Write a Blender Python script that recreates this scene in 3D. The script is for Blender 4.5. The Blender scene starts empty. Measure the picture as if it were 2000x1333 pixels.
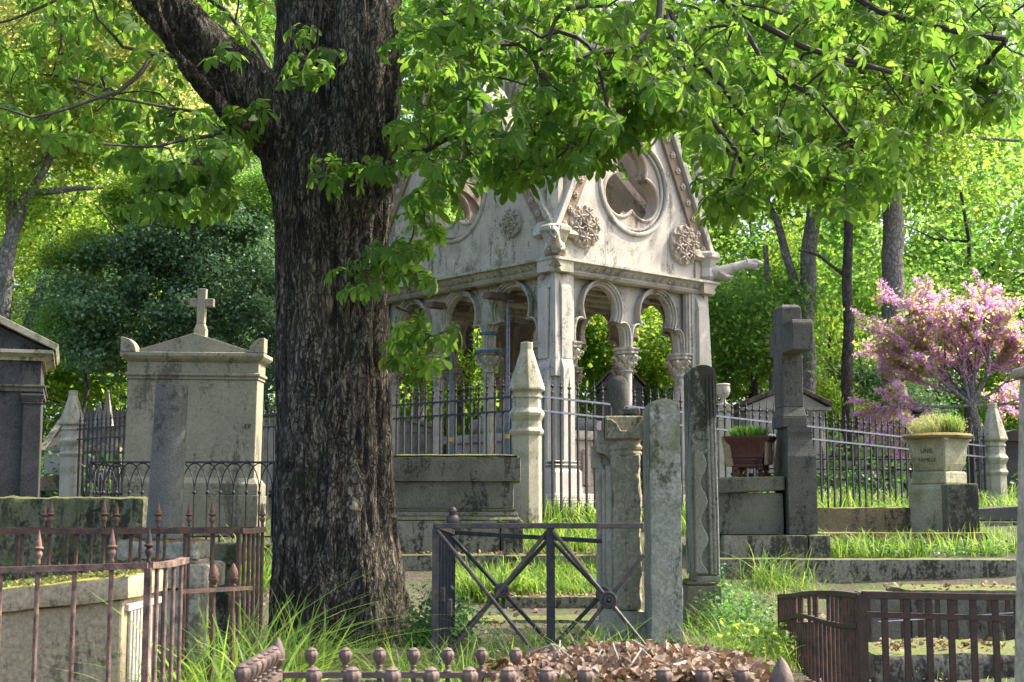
import bpy, bmesh, math, random
import numpy as np
from mathutils import Vector, Matrix, noise
from mathutils.geometry import tessellate_polygon

R = math.radians
PI = math.pi
random.seed(7)
rng = np.random.default_rng(11)
scene = bpy.context.scene
COL = scene.collection

# ------------------------------------------------------------------ camera, sky, sun, exposure
F = 2800.0
PITCH = math.atan(333.5 / F)
EYE = Vector((0, 0, 1.2))
cam_d = bpy.data.cameras.new("camera")
cam = bpy.data.objects.new("camera", cam_d)
COL.objects.link(cam)
cam.location = EYE
cam.rotation_euler = (PI / 2 + PITCH, 0, 0)
cam_d.sensor_width = 36
cam_d.lens = 36 * F / 2000
cam_d.clip_end = 800
cam_d.dof.use_dof = True
cam_d.dof.focus_distance = 12
cam_d.dof.aperture_fstop = 9
scene.camera = cam

SUN_EL, SUN_AZ = R(50), R(74)          # azimuth clockwise from +Y
world = bpy.data.worlds.new("World")
scene.world = world
world.use_nodes = True
wn = world.node_tree
sky = wn.nodes.new("ShaderNodeTexSky")
sky.sky_type = 'NISHITA'
sky.sun_disc = False
sky.sun_elevation = SUN_EL
sky.sun_rotation = SUN_AZ
sky.air_density = 0.75
sky.dust_density = 4.0
sky.ozone_density = 0.6
wn.links.new(sky.outputs[0], wn.nodes["Background"].inputs[0])
wn.nodes["Background"].inputs[1].default_value = 0.15
sun_d = bpy.data.lights.new("sun", 'SUN')
sun_d.energy = 2.7
sun_d.angle = R(0.5)
sun_d.color = (1.0, 0.94, 0.84)
sun = bpy.data.objects.new("sun", sun_d)
COL.objects.link(sun)
sdir = Vector((math.cos(SUN_EL) * math.sin(SUN_AZ), math.cos(SUN_EL) * math.cos(SUN_AZ), math.sin(SUN_EL)))
sun.rotation_euler = sdir.to_track_quat('Z', 'Y').to_euler()
sun.location = sdir * 60
scene.view_settings.view_transform = 'Standard'
scene.view_settings.look = 'None'
scene.view_settings.exposure = 1.98
scene.view_settings.gamma = 1
scene.cycles.max_bounces = 8
scene.cycles.diffuse_bounces = 4
scene.cycles.transmission_bounces = 4
scene.cycles.sample_clamp_indirect = 6

cp, sp = math.cos(PITCH), math.sin(PITCH)
def P(px, py, Y):
    cx, cy = (px - 1000) / F, (666.5 - py) / F
    s = Y / (cp - cy * sp)
    return Vector((cx * s, Y, EYE.z + (sp + cy * cp) * s))
def ZZ(py, Y): return P(1000, py, Y).z
def XX(px, py, Y): return P(px, py, Y).x

# ------------------------------------------------------------------ helpers
ORG = {}
def org(o): return ORG.get(o.name, Vector((0, 0, 0)))
def setp(o, label=None, cat=None, group=None, kind=None):
    if label: o['label'] = label
    if cat: o['category'] = cat
    if group: o['group'] = group
    if kind: o['kind'] = kind
    return o
def thing(name, loc, label, cat, group=None):
    o = bpy.data.objects.new(name, None)
    COL.objects.link(o)
    o.location = loc
    o.empty_display_size = 0.1
    ORG[o.name] = Vector(loc)
    return setp(o, label, cat, group)

class MB:
    """collects shapes in world coordinates (or in a frame) and links them as one mesh object"""
    def __init__(s, frame=None):
        s.v, s.f, s.M = [], [], frame
    def add(s, vs, fs):
        b = len(s.v)
        if s.M is not None: vs = [s.M @ Vector(p) for p in vs]
        s.v.extend([tuple(p) for p in vs])
        s.f.extend([tuple(i + b for i in f) for f in fs])
        return s
    def box(s, x0, x1, y0, y1, z0, z1, M=None):
        vs = [Vector((x, y, z)) for z in (z0, z1) for y in (y0, y1) for x in (x0, x1)]
        if M is not None: vs = [M @ p for p in vs]
        return s.add(vs, [(0, 2, 3, 1), (4, 5, 7, 6), (0, 1, 5, 4), (2, 6, 7, 3), (0, 4, 6, 2), (1, 3, 7, 5)])
    def hexa(s, lo, hi):
        """two quads (lists of 4 points, same order) joined"""
        return s.add(list(lo) + list(hi), [(3, 2, 1, 0), (4, 5, 6, 7), (0, 1, 5, 4), (1, 2, 6, 5), (2, 3, 7, 6), (3, 0, 4, 7)])
    def taper(s, c, w0, d0, w1, d1, z0, z1):
        x, y = c
        q = lambda w, d, z: [(x - w / 2, y - d / 2, z), (x + w / 2, y - d / 2, z), (x + w / 2, y + d / 2, z), (x - w / 2, y + d / 2, z)]
        return s.hexa(q(w0, d0, z0), q(w1, d1, z1))
    def lathe(s, prof, c=(0, 0), n=16, rot=0.0, sx=1, sy=1, fn=None):
        vs, fs = [], []
        for (r, z) in prof:
            for i in range(n):
                a = rot + 2 * PI * i / n
                k = fn(a, z) if fn else 1
                vs.append((c[0] + sx * r * k * math.cos(a), c[1] + sy * r * k * math.sin(a), z))
        m = len(prof)
        for j in range(m - 1):
            for i in range(n):
                a, b = j * n + i, j * n + (i + 1) % n
                fs.append((a, b, b + n, a + n))
        fs.append(tuple(reversed(range(n))))
        fs.append(tuple((m - 1) * n + i for i in range(n)))
        return s.add(vs, fs)
    def tube(s, pts, rad, n=6, caps=True):
        pts = [Vector(p) for p in pts]
        if not hasattr(rad, '__len__'): rad = [rad] * len(pts)
        vs, fs = [], []
        up = None
        for i, p in enumerate(pts):
            t = (pts[min(i + 1, len(pts) - 1)] - pts[max(i - 1, 0)])
            if t.length < 1e-9: t = Vector((0, 0, 1))
            t.normalize()
            if up is None:
                up = t.orthogonal().normalized()
                if abs(t.z) < .99:
                    up = (Vector((0, 0, 1)) - t * t.z).normalized()
            up = (up - t * up.dot(t))
            up = up.normalized() if up.length > 1e-6 else t.orthogonal().normalized()
            w = t.cross(up)
            for k in range(n):
                a = 2 * PI * (k + .5) / n
                vs.append(p + (up * math.cos(a) + w * math.sin(a)) * rad[i])
        for i in range(len(pts) - 1):
            for k in range(n):
                a, b = i * n + k, i * n + (k + 1) % n
                fs.append((a, b, b + n, a + n))
        if caps:
            fs.append(tuple(reversed(range(n))))
            fs.append(tuple((len(pts) - 1) * n + k for k in range(n)))
        return s.add(vs, fs)
    def bar(s, a, b, w):
        return s.tube([a, b], w * .7071, 4)
    def prism(s, poly, d0, d1, axis='y', holes=()):
        """poly in (s,z); extruded along the depth axis from d0 to d1"""
        loops = [list(poly)] + [list(h) for h in holes]
        flat = [p for l in loops for p in l]
        tri = tessellate_polygon([[Vector((p[0], p[1], 0)) for p in l] for l in loops]) if (holes or len(poly) > 4) else None
        n = len(flat)
        mk = (lambda p, d: (p[0], d, p[1])) if axis == 'y' else ((lambda p, d: (d, p[0], p[1])) if axis == 'x' else (lambda p, d: (p[0], p[1], d)))
        vs = [mk(p, d0) for p in flat] + [mk(p, d1) for p in flat]
        fs = []
        if tri is None:
            fs += [tuple(range(n)), tuple(reversed([i + n for i in range(n)]))]
        else:
            for t in tri:
                fs.append(tuple(t)); fs.append(tuple(i + n for i in reversed(t)))
        b = 0
        for l in loops:
            m = len(l)
            for i in range(m):
                j = (i + 1) % m
                fs.append((b + i, b + j, b + j + n, b + i + n))
            b += m
        return s.add(vs, fs)
    def ball(s, c, r, n=10, m=7, sx=1, sy=1, sz=1, M=None):
        vs, fs = [], []
        for j in range(1, m):
            th = PI * j / m
            for i in range(n):
                a = 2 * PI * i / n
                vs.append(Vector((r * sx * math.sin(th) * math.cos(a), r * sy * math.sin(th) * math.sin(a), r * sz * math.cos(th))))
        vs += [Vector((0, 0, r * sz)), Vector((0, 0, -r * sz))]
        if M is not None: vs = [M @ p for p in vs]
        vs = [p + Vector(c) for p in vs]
        T, B = len(vs) - 2, len(vs) - 1
        for j in range(m - 2):
            for i in range(n):
                a, b = j * n + i, j * n + (i + 1) % n
                fs.append((a, a + n, b + n, b))
        for i in range(n):
            fs.append((T, i, (i + 1) % n)); fs.append((B, (m - 2) * n + (i + 1) % n, (m - 2) * n + i))
        return s.add(vs, fs)
    def rough(s, x0, x1, y0, y1, z0, z1, res=.03, rnd=.015, amp=.006, ns=6., M=None, shape=None):
        """a worn stone block: rounded, noise-displaced grid box"""
        c = Vector(((x0 + x1) / 2, (y0 + y1) / 2, (z0 + z1) / 2))
        h = Vector(((x1 - x0) / 2, (y1 - y0) / 2, (z1 - z0) / 2))
        idx, vs, fs = {}, [], []
        def vert(p):
            k = (round(p.x, 5), round(p.y, 5), round(p.z, 5))
            if k in idx: return idx[k]
            q = Vector([max(-(h[i] - rnd), min(h[i] - rnd, p[i])) for i in range(3)])
            d = p - q
            n = d.normalized() if d.length > 1e-9 else Vector((0, 0, 1))
            w = q + n * rnd + c
            if shape: w = shape(w)
            nz = noise.noise(w * ns) + .5 * noise.noise(w * ns * 2.7) + .3 * noise.noise(w * ns * 6)
            w = w + n * nz * amp
            if M is not None: w = M @ w
            idx[k] = len(vs); vs.append(w)
            return idx[k]
        ax = [(0, 1, 2), (1, 2, 0), (2, 0, 1)]
        for (a, b, cc) in ax:
            na, nb = max(2, min(70, int(2 * h[a] / res))), max(2, min(70, int(2 * h[b] / res)))
            for sgn in (-1, 1):
                g = []
                for i in range(na + 1):
                    row = []
                    for j in range(nb + 1):
                        p = Vector((0, 0, 0))
                        p[a] = -h[a] + 2 * h[a] * i / na
                        p[b] = -h[b] + 2 * h[b] * j / nb
                        p[cc] = sgn * h[cc]
                        row.append(vert(p))
                    g.append(row)
                for i in range(na):
                    for j in range(nb):
                        q = (g[i][j], g[i + 1][j], g[i + 1][j + 1], g[i][j + 1])
                        fs.append(q if sgn > 0 else q[::-1])
        return s.add(vs, fs)
    def build(s, name, mat, parent=None, origin=None, smooth=False, bevel=0.0, label=None, cat=None, group=None, kind=None):
        me = bpy.data.meshes.new(name)
        if origin is None:
            origin = org(parent) if parent is not None else Vector((0, 0, 0))
            if parent is None and s.v and kind is None:
                a = np.array(s.v); origin = Vector((float(a[:, 0].mean()), float(a[:, 1].mean()), float(a[:, 2].min())))
        origin = Vector(origin)
        vs = [(p[0] - origin.x, p[1] - origin.y, p[2] - origin.z) for p in s.v]
        me.from_pydata(vs, [], s.f)
        bm = bmesh.new(); bm.from_mesh(me)
        bmesh.ops.recalc_face_normals(bm, faces=bm.faces)
        bm.to_mesh(me); bm.free()
        if smooth:
            me.polygons.foreach_set('use_smooth', [True] * len(me.polygons))
        me.materials.append(mat)
        o = bpy.data.objects.new(name, me)
        COL.objects.link(o)
        if smooth:
            try: me.set_sharp_from_angle(angle=R(42))
            except Exception: pass
        if parent is not None:
            o.parent = parent
            o.location = origin - org(parent)
        else:
            o.location = origin
        ORG[o.name] = origin
        if bevel:
            m = o.modifiers.new("bevel", 'BEVEL'); m.width = bevel; m.segments = 2; m.limit_method = 'ANGLE'; m.angle_limit = R(35)
        return setp(o, label, cat, group, kind)

def place(name, src, loc, parent=None, rotz=0, scale=1):
    """another individual that shares a mesh; loc in world coordinates"""
    o = src.copy(); o.name = name
    COL.objects.link(o)
    for k in list(o.keys()): del o[k]
    o.parent = parent
    o.location = Vector(loc) - (org(parent) if parent else Vector((0, 0, 0)))
    o.rotation_euler = (0, 0, rotz)
    o.scale = (scale,) * 3 if not hasattr(scale, '__len__') else scale
    ORG[o.name] = Vector(loc)
    return o
def place_mesh(name, me, loc, parent=None, rotz=0, scale=(1, 1, 1)):
    o = bpy.data.objects.new(name, me)
    COL.objects.link(o)
    o.parent = parent
    o.location = Vector(loc) - (org(parent) if parent else Vector((0, 0, 0)))
    o.rotation_euler = (0, 0, rotz)
    o.scale = scale
    ORG[o.name] = Vector(loc)
    return o
def mesh_only(mb, name, mat, smooth=False):
    o = mb.build(name, mat, origin=(0, 0, 0), smooth=smooth)
    me = o.data
    bpy.data.objects.remove(o)
    return me

# ------------------------------------------------------------------ materials
def new_mat(name):
    m = bpy.data.materials.new(name); m.use_nodes = True
    nt = m.node_tree; nt.nodes.clear()
    out = nt.nodes.new("ShaderNodeOutputMaterial")
    return m, nt, out
class N:
    def __init__(s, nt): s.nt = nt
    def n(s, t, **kw):
        x = s.nt.nodes.new(t)
        for k, v in kw.items(): setattr(x, k, v)
        return x
    def l(s, a, b): s.nt.links.new(a, b)
    def noise(s, co, scale, det=4, rough=.6, dist=0):
        x = s.n("ShaderNodeTexNoise"); x.inputs['Scale'].default_value = scale; x.inputs['Detail'].default_value = det
        x.inputs['Roughness'].default_value = rough; x.inputs['Distortion'].default_value = dist
        s.l(co, x.inputs['Vector']); return x.outputs['Fac']
    def ramp(s, fac, p0, p1, c0=(0, 0, 0, 1), c1=(1, 1, 1, 1)):
        x = s.n("ShaderNodeValToRGB"); e = x.color_ramp.elements
        e[0].position, e[1].position = p0, p1; e[0].color, e[1].color = c0, c1
        s.l(fac, x.inputs[0]); return x.outputs[0]
    def mix(s, fac, a, b):
        x = s.n("ShaderNodeMix", data_type='RGBA')
        for v, i in ((fac, 0), (a, 6), (b, 7)):
            if hasattr(v, 'links'): s.l(v, x.inputs[i])
            else: x.inputs[i].default_value = v if not (i and len(v) == 3) else (*v, 1)
        return x.outputs[2]
    def math(s, op, a, b=0.0):
        x = s.n("ShaderNodeMath", operation=op)
        for v, i in ((a, 0), (b, 1)):
            if hasattr(v, 'links'): s.l(v, x.inputs[i])
            else: x.inputs[i].default_value = v
        return x.outputs[0]
    def coord(s, scale=(1, 1, 1)):
        t = s.n("ShaderNodeTexCoord"); mp = s.n("ShaderNodeMapping"); mp.inputs['Scale'].default_value = scale
        s.l(t.outputs['Object'], mp.inputs['Vector']); return mp.outputs['Vector']
    def normal_z(s):
        g = s.n("ShaderNodeNewGeometry"); x = s.n("ShaderNodeSeparateXYZ"); s.l(g.outputs['Normal'], x.inputs[0]); return x.outputs['Z']

def stone(name, c1, c2, crust=(.03, .03, .028), crust_amt=.4, moss=0.0, moss_col=(.075, .085, .02), side_moss=0.0,
          grain=60, bump=.35, streak=2.0, rough=.88, spots=0.0, lichen=.0, gs=.8, top=None):
    m, nt, out = new_mat(name); n = N(nt)
    b = n.n("ShaderNodeBsdfPrincipled"); b.inputs['Roughness'].default_value = rough
    b.inputs['Specular IOR Level'].default_value = .25
    co = n.coord()
    big = n.ramp(n.noise(co, 2.2, 5, .6, .4), .35, .68)
    col = n.mix(big, c1, c2)
    fine = n.noise(co, grain, 4, .7)
    fin = n.ramp(fine, .3, .7, (.45, .45, .44, 1), (1.35, 1.35, 1.33, 1))
    mm = n.n("ShaderNodeMix", data_type='RGBA', blend_type='MULTIPLY'); mm.inputs[0].default_value = gs
    n.l(col, mm.inputs[6]); n.l(fin, mm.inputs[7]); col = mm.outputs[2]
    if lichen:
        lf = n.ramp(n.noise(co, 9, 6, .75), .66 - lichen * .12, .74)
        col = n.mix(lf, col, (.5, .5, .44))
    if crust_amt:
        cs = n.coord((streak, streak, streak * .28))
        cn = n.noise(cs, 2.6, 7, .72, .6)
        cn2 = n.noise(co, 26, 4, .7)
        cn = n.math('ADD', cn, n.math('MULTIPLY', n.math('SUBTRACT', cn2, .5), .55))
        cb = n.noise(co, 1.3, 3, .6)
        cn = n.math('ADD', cn, n.math('MULTIPLY', n.math('SUBTRACT', cb, .5), .5))
        if top:
            sx = n.n('ShaderNodeSeparateXYZ'); n.l(co, sx.inputs[0])
            cn = n.math('ADD', cn, n.math('MULTIPLY', n.ramp(n.math('MULTIPLY', sx.outputs['Z'], .1), top[0] * .1, top[1] * .1), .22))
        cf = n.ramp(cn, .70 - .36 * crust_amt, .80 - .34 * crust_amt)
        col = n.mix(n.math('MULTIPLY', cf, .85), col, crust)
    if spots:
        sf = n.ramp(n.noise(co, 150, 2, .6), .60, .66)
        col = n.mix(n.math('MULTIPLY', sf, spots), col, (.42, .42, .40))
    if side_moss:
        sm = n.ramp(n.noise(co, 3.1, 6, .7, .3), .62 - .35 * side_moss, .74 - .2 * side_moss)
        col = n.mix(n.math('MULTIPLY', sm, .7), col, (.12, .14, .055))
    if moss:
        nz = n.normal_z()
        mn = n.noise(co, 7, 6, .7)
        mf = n.math('ADD', n.math('MULTIPLY', nz, .62), mn)
        mf = n.ramp(mf, 1.12 - .35 * moss, 1.2 - .3 * moss)
        mcol = n.mix(n.ramp(n.noise(co, 40, 3), .35, .65), moss_col, tuple(min(1, k * 1.7) for k in moss_col))
        col = n.mix(mf, col, mcol)
    n.l(col, b.inputs['Base Color'])
    bp = n.n("ShaderNodeBump"); bp.inputs['Strength'].default_value = bump; bp.inputs['Distance'].default_value = .012
    h = n.math('ADD', n.math('MULTIPLY', fine, .5), n.noise(co, 14, 5, .7))
    n.l(h, bp.inputs['Height']); n.l(bp.outputs[0], b.inputs['Normal'])
    n.l(b.outputs[0], out.inputs[0])
    return m

def metal(name, c1, c2, rough=.55, metallic=.3, sc=18, bump=.3):
    m, nt, out = new_mat(name); n = N(nt)
    b = n.n("ShaderNodeBsdfPrincipled"); b.inputs['Roughness'].default_value = rough; b.inputs['Metallic'].default_value = metallic
    co = n.coord()
    col = n.mix(n.ramp(n.noise(co, sc, 6, .7), .4, .62), c1, c2)
    n.l(col, b.inputs['Base Color'])
    bp = n.n("ShaderNodeBump"); bp.inputs['Strength'].default_value = bump; bp.inputs['Distance'].default_value = .004
    n.l(n.noise(co, sc * 6, 3), bp.inputs['Height']); n.l(bp.outputs[0], b.inputs['Normal'])
    n.l(b.outputs[0], out.inputs[0]); return m

def leafmat(name, cA, cB, tA, tB, trans=.5, rough=.45, spec=.35):
    """cA..cB reflect, tA..tB shine through; the mesh attribute 'tint' varies each leaf"""
    m, nt, out = new_mat(name); n = N(nt)
    at = n.n("ShaderNodeAttribute"); at.attribute_name = 'tint'
    f = at.outputs['Fac']
    b = n.n("ShaderNodeBsdfPrincipled"); b.inputs['Roughness'].default_value = rough
    b.inputs['Specular IOR Level'].default_value = spec
    n.l(n.mix(f, cA, cB), b.inputs['Base Color'])
    t = n.n("ShaderNodeBsdfTranslucent"); n.l(n.mix(f, tA, tB), t.inputs['Color'])
    mx = n.n("ShaderNodeMixShader"); mx.inputs[0].default_value = trans
    n.l(b.outputs[0], mx.inputs[1]); n.l(t.outputs[0], mx.inputs[2]); n.l(mx.outputs[0], out.inputs[0])
    return m

def bark(name, c1, c2, cd, cell=14, zs=.28, bump=1.0, moss=.3, pale=0.0, dist=.03):
    m, nt, out = new_mat(name); n = N(nt)
    b = n.n("ShaderNodeBsdfPrincipled"); b.inputs['Roughness'].default_value = .9
    b.inputs['Specular IOR Level'].default_value = .2
    co = n.coord(); 
    ns = n.n("ShaderNodeTexNoise"); ns.inputs['Scale'].default_value = 5; ns.inputs['Detail'].default_value = 4
    n.l(n.coord((1, 1, .4)), ns.inputs['Vector'])
    va = n.n("ShaderNodeVectorMath", operation='MULTIPLY_ADD')
    n.l(ns.outputs['Color'], va.inputs[0]); va.inputs[1].default_value = (.42, .42, .36); n.l(n.coord((1, 1, zs)), va.inputs[2])
    vo = n.n("ShaderNodeTexVoronoi", feature='DISTANCE_TO_EDGE'); vo.inputs['Scale'].default_value = cell
    n.l(va.outputs[0], vo.inputs['Vector'])
    crack = n.ramp(n.math('ADD', vo.outputs['Distance'], n.math('MULTIPLY', n.math('SUBTRACT', n.noise(n.coord((1, 1, .4)), 24, 5, .8), .5), .22)), .0, .13)
    fine = n.noise(n.coord((1, 1, .35)), 46, 5, .75)
    ridge = n.noise(n.coord((1, 1, .12)), 7, 5, .65, .5)
    h = n.math('ADD', n.math('MULTIPLY', crack, .55), n.math('ADD', n.math('MULTIPLY', fine, .45), n.math('MULTIPLY', ridge, 1.3)))
    col = n.mix(n.ramp(n.noise(n.coord((1, 1, .3)), 3.5, 6, .7, .5), .36, .62), c1, c2)
    col = n.mix(n.ramp(fine, .35, .62), cd, col)
    col = n.mix(crack, cd, col) if zs > .5 else n.mix(n.math('MAXIMUM', crack, .45), cd, col)
    if zs < .5:
        fr_ = n.math('ABSOLUTE', n.math('SUBTRACT', n.noise(n.coord((1, 1, .16)), 13, 6, .62, .9), .5))
        fis = n.ramp(fr_, .0, .045)
        col = n.mix(fis, cd, col)
        h = n.math('ADD', h, n.math('MULTIPLY', fis, .9))
        col = n.mix(n.math('MULTIPLY', n.ramp(n.noise(n.coord((1, 1, .35)), 1.7, 6, .68, .8), .52, .64), .58), col, (.04, .036, .026))
    if zs < .5: col = n.mix(n.ramp(ridge, .32, .46), cd, col)
    if pale:
        pf = n.ramp(n.noise(n.coord((1.3, 1.3, .35)), 2.3, 6, .7, .3), .58, .68)
        col = n.mix(n.math('MULTIPLY', n.math('MULTIPLY', pf, crack), pale), col, (.33, .27, .17))
    if moss:
        mf = n.ramp(n.noise(n.coord((1, 1, .6)), 2.7, 7, .72), .60 - .1 * moss, .72)
        col = n.mix(n.math('MULTIPLY', mf, .75), col, (.055, .08, .02))
    n.l(col, b.inputs['Base Color'])
    bp = n.n("ShaderNodeBump"); bp.inputs['Strength'].default_value = bump; bp.inputs['Distance'].default_value = dist
    n.l(h, bp.inputs['Height']); n.l(bp.outputs[0], b.inputs['Normal'])
    n.l(b.outputs[0], out.inputs[0]); return m

M = {}
M['lime'] = stone("limestone pale", (.46, .425, .355), (.34, .31, .255), crust=(.14, .13, .105), crust_amt=.44, moss=.15, grain=40, bump=.2, side_moss=.05, gs=.3)
M['limew'] = stone("limestone warm", (.42, .35, .27), (.34, .29, .23), crust=(.10, .085, .065), crust_amt=.30, grain=40, bump=.2, gs=.35)
M['limeg'] = stone("limestone grey-green", (.43, .395, .295), (.32, .295, .215), crust=(.09, .085, .06), crust_amt=.42, moss=.3, side_moss=.35, bump=.25, gs=.4)
M['mon'] = stone("monument stone", (.29, .265, .18), (.22, .205, .145), crust=(.085, .08, .055), crust_amt=.46, moss=.1, grain=30, bump=.12, streak=1.2, gs=.4)
M['dark'] = stone("sooty stone", (.085, .082, .078), (.045, .044, .043), crust=(.018, .018, .02), crust_amt=.4, grain=50, bump=.15, lichen=.1)
M['grey'] = stone("grey tomb stone", (.17, .16, .125), (.095, .09, .07), crust=(.025, .025, .022), crust_amt=.5, moss=.5, grain=70, bump=.5)
M['granite'] = stone("speckled granite", (.11, .105, .09), (.06, .058, .05), crust=(.02, .02, .017), crust_amt=.42, grain=120, spots=.38, bump=.25, moss=.1)
M['step'] = stone("step stone", (.24, .225, .175), (.15, .14, .11), streak=4.5, crust=(.018, .018, .015), crust_amt=.66, moss=.35, grain=60, bump=.6)
M['stepb'] = stone("mossy brown step stone", (.26, .20, .12), (.18, .145, .08), crust=(.03, .025, .012), crust_amt=.55, moss=.9, moss_col=(.12, .09, .025), side_moss=.4, grain=60, bump=.8)
M['mossy'] = stone("mossy stone", (.20, .19, .13), (.12, .12, .075), streak=5.0, crust=(.012, .013, .008), crust_amt=.80, moss=.85, moss_col=(.065, .07, .02), side_moss=.5, grain=40, bump=.8)
M['slab'] = stone("old stele stone", (.36, .35, .28), (.26, .26, .20), crust=(.06, .055, .035), crust_amt=.45, moss=.6, moss_col=(.12, .07, .02), side_moss=.45, grain=50, bump=.6, lichen=.4)
M['stele'] = stone("dark topped stele", (.25, .25, .21), (.17, .175, .145), crust=(.022, .02, .014), crust_amt=.42, moss=.5, side_moss=.2, grain=60, bump=.5, top=(1.3, 1.8))
M['tan'] = stone("tan tomb side", (.42, .34, .215), (.32, .26, .17), crust=(.06, .055, .045), crust_amt=.42, moss=.85, moss_col=(.16, .15, .02), grain=50, bump=.4)
M['column'] = stone("worn column stone", (.175, .17, .14), (.11, .108, .088), crust=(.05, .05, .045), crust_amt=.4, grain=90, bump=.5, spots=.25)
M['pill'] = stone("broken cream stone", (.43, .37, .26), (.33, .29, .20), crust=(.10, .08, .05), crust_amt=.45, side_moss=.35, moss=.3, grain=40, bump=.9)
M['planter'] = stone("mossy planter stone", (.38, .36, .25), (.30, .29, .20), crust=(.07, .07, .03), crust_amt=.40, moss=.6, moss_col=(.16, .12, .05), side_moss=.5, grain=60, bump=.4)
M['terra'] = stone("terracotta", (.125, .055, .042), (.08, .038, .03), crust=(.03, .02, .02), crust_amt=.35, grain=70, bump=.3, moss=.1)
M['terrab'] = stone("broken terracotta edge", (.34, .24, .16), (.24, .16, .10), crust=(.05, .03, .02), crust_amt=.35, grain=40, bump=.6)
M['rooftile'] = stone("mossy roof stone", (.16, .12, .09), (.11, .09, .07), crust=(.03, .03, .02), crust_amt=.5, moss=.8, moss_col=(.11, .07, .02), grain=30, bump=.8)
M['rust'] = metal("rusty iron", (.13, .065, .038), (.038, .028, .024), .8, .1, 14, .9)
M['rustl'] = metal("flaking pinkish rusty iron", (.24, .14, .10), (.06, .038, .03), .8, .05, 16, .9)
M['rustd'] = metal("deep brown iron", (.06, .035, .022), (.035, .022, .016), .7, .2, 20, .5)
M['iron'] = metal("weathered black iron", (.014, .016, .02), (.04, .036, .036), .6, .3, 20, .3)
M['railp'] = metal("grey painted rail", (.17, .18, .22), (.10, .11, .14), .4, .4, 20, .2)
M['castiron'] = metal("old grey cast iron", (.045, .046, .048), (.12, .085, .07), .55, .35, 16, .4)
M['knob'] = metal("brown cast iron knob", (.17, .11, .085), (.09, .065, .05), .7, .1, 30, .5)
M['steel'] = metal("blue green painted steel", (.10, .16, .15), (.07, .11, .11), .5, .2, 20, .2)
M['strap'] = metal("blue strap", (.02, .09, .14), (.015, .06, .10), .5, 0, 20, .1)
M['band'] = stone("brown stained band", (.26, .19, .13), (.20, .15, .10), crust=(.08, .06, .04), crust_amt=.4, grain=40, bump=.2, gs=.4)
M['yellow'] = metal("yellow tape", (.55, .35, .02), (.5, .3, .02), .5, 0, 20, .1)
M['timber'] = metal("rough timber", (.13, .08, .05), (.07, .045, .03), .85, 0, 12, .6)
M['dirtmark'] = metal("dark lettering", (.02, .02, .015), (.035, .03, .02), .9, 0, 30, .1)
M['letter'] = metal("eroded lettering", (.05, .05, .02), (.08, .075, .03), .9, 0, 30, .1)
M['barkm'] = bark("chestnut bark", (.15, .125, .092), (.36, .295, .215), (.026, .022, .017), cell=27, zs=.42, bump=1.0, moss=.45, pale=.8, dist=.035)
M['barkg'] = bark("grey bark", (.24, .225, .20), (.33, .31, .28), (.10, .09, .08), cell=12, zs=.6, bump=.6, moss=.2)
M['barkd'] = bark("dark bark", (.09, .08, .07), (.13, .12, .10), (.03, .028, .025), cell=12, zs=.6, bump=.6, moss=.3)
M['twig'] = metal("dark twig bark", (.035, .028, .022), (.06, .048, .036), .85, 0, 15, .5)
M['chest'] = leafmat("chestnut leaves", (.042, .095, .016), (.095, .17, .028), (.13, .30, .03), (.36, .55, .065), .58, .55, .18)
M['maple'] = leafmat("yellow-green spring leaves", (.06, .13, .02), (.17, .24, .035), (.22, .44, .04), (.56, .68, .09), .6, .5, .3)
M['green'] = leafmat("mid green leaves", (.05, .125, .025), (.12, .21, .04), (.17, .40, .06), (.42, .62, .10), .58, .5, .3)
M['holly'] = leafmat("dark glossy leaves", (.045, .10, .045), (.15, .23, .11), (.09, .22, .07), (.26, .42, .14), .4, .45, .35)
M['bronze'] = leafmat("young bronze-green leaves", (.12, .18, .035), (.26, .25, .06), (.36, .56, .10), (.80, .70, .22), .58, .5, .3)
M['pink'] = leafmat("redbud blossom", (.58, .26, .50), (.82, .50, .76), (.76, .38, .68), (.92, .64, .88), .55, .6, .2)
M['grass'] = leafmat("grass blades", (.055, .12, .02), (.17, .24, .05), (.14, .34, .035), (.50, .62, .10), .45, .5, .3)
M['weed'] = leafmat("bushy weeds", (.03, .10, .02), (.07, .18, .03), (.07, .24, .03), (.22, .46, .05), .45, .45, .4)
M['dead'] = leafmat("dead leaves", (.12, .08, .05), (.34, .25, .175), (.16, .07, .03), (.35, .2, .1), .15, .7, .2)
M['ivy'] = leafmat("yellowing ivy leaves", (.07, .09, .02), (.24, .22, .06), (.10, .14, .02), (.25, .26, .06), .3, .4, .4)
M['straw'] = leafmat("pale seed heads", (.32, .34, .12), (.50, .48, .20), (.4, .45, .12), (.6, .6, .25), .4, .6, .2)
M['wood'] = metal("bare pale stick", (.42, .37, .30), (.30, .25, .20), .8, 0, 10, .3)

def ground_mat():
    m, nt, out = new_mat("soil and moss"); n = N(nt)
    b = n.n("ShaderNodeBsdfPrincipled"); b.inputs['Roughness'].default_value = .95
    co = n.coord()
    col = n.mix(n.ramp(n.noise(co, 3, 6, .7), .4, .62), (.055, .042, .026), (.045, .075, .018))
    col = n.mix(n.ramp(n.noise(co, 28, 5, .7), .45, .62), col, (.10, .075, .045))
    n.l(col, b.inputs['Base Color'])
    bp = n.n("ShaderNodeBump"); bp.inputs['Strength'].default_value = .8; bp.inputs['Distance'].default_value = .03
    n.l(n.noise(co, 30, 6, .7), bp.inputs['Height']); n.l(bp.outputs[0], b.inputs['Normal'])
    n.l(b.outputs[0], out.inputs[0]); return m
M['soil'] = ground_mat()

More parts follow.
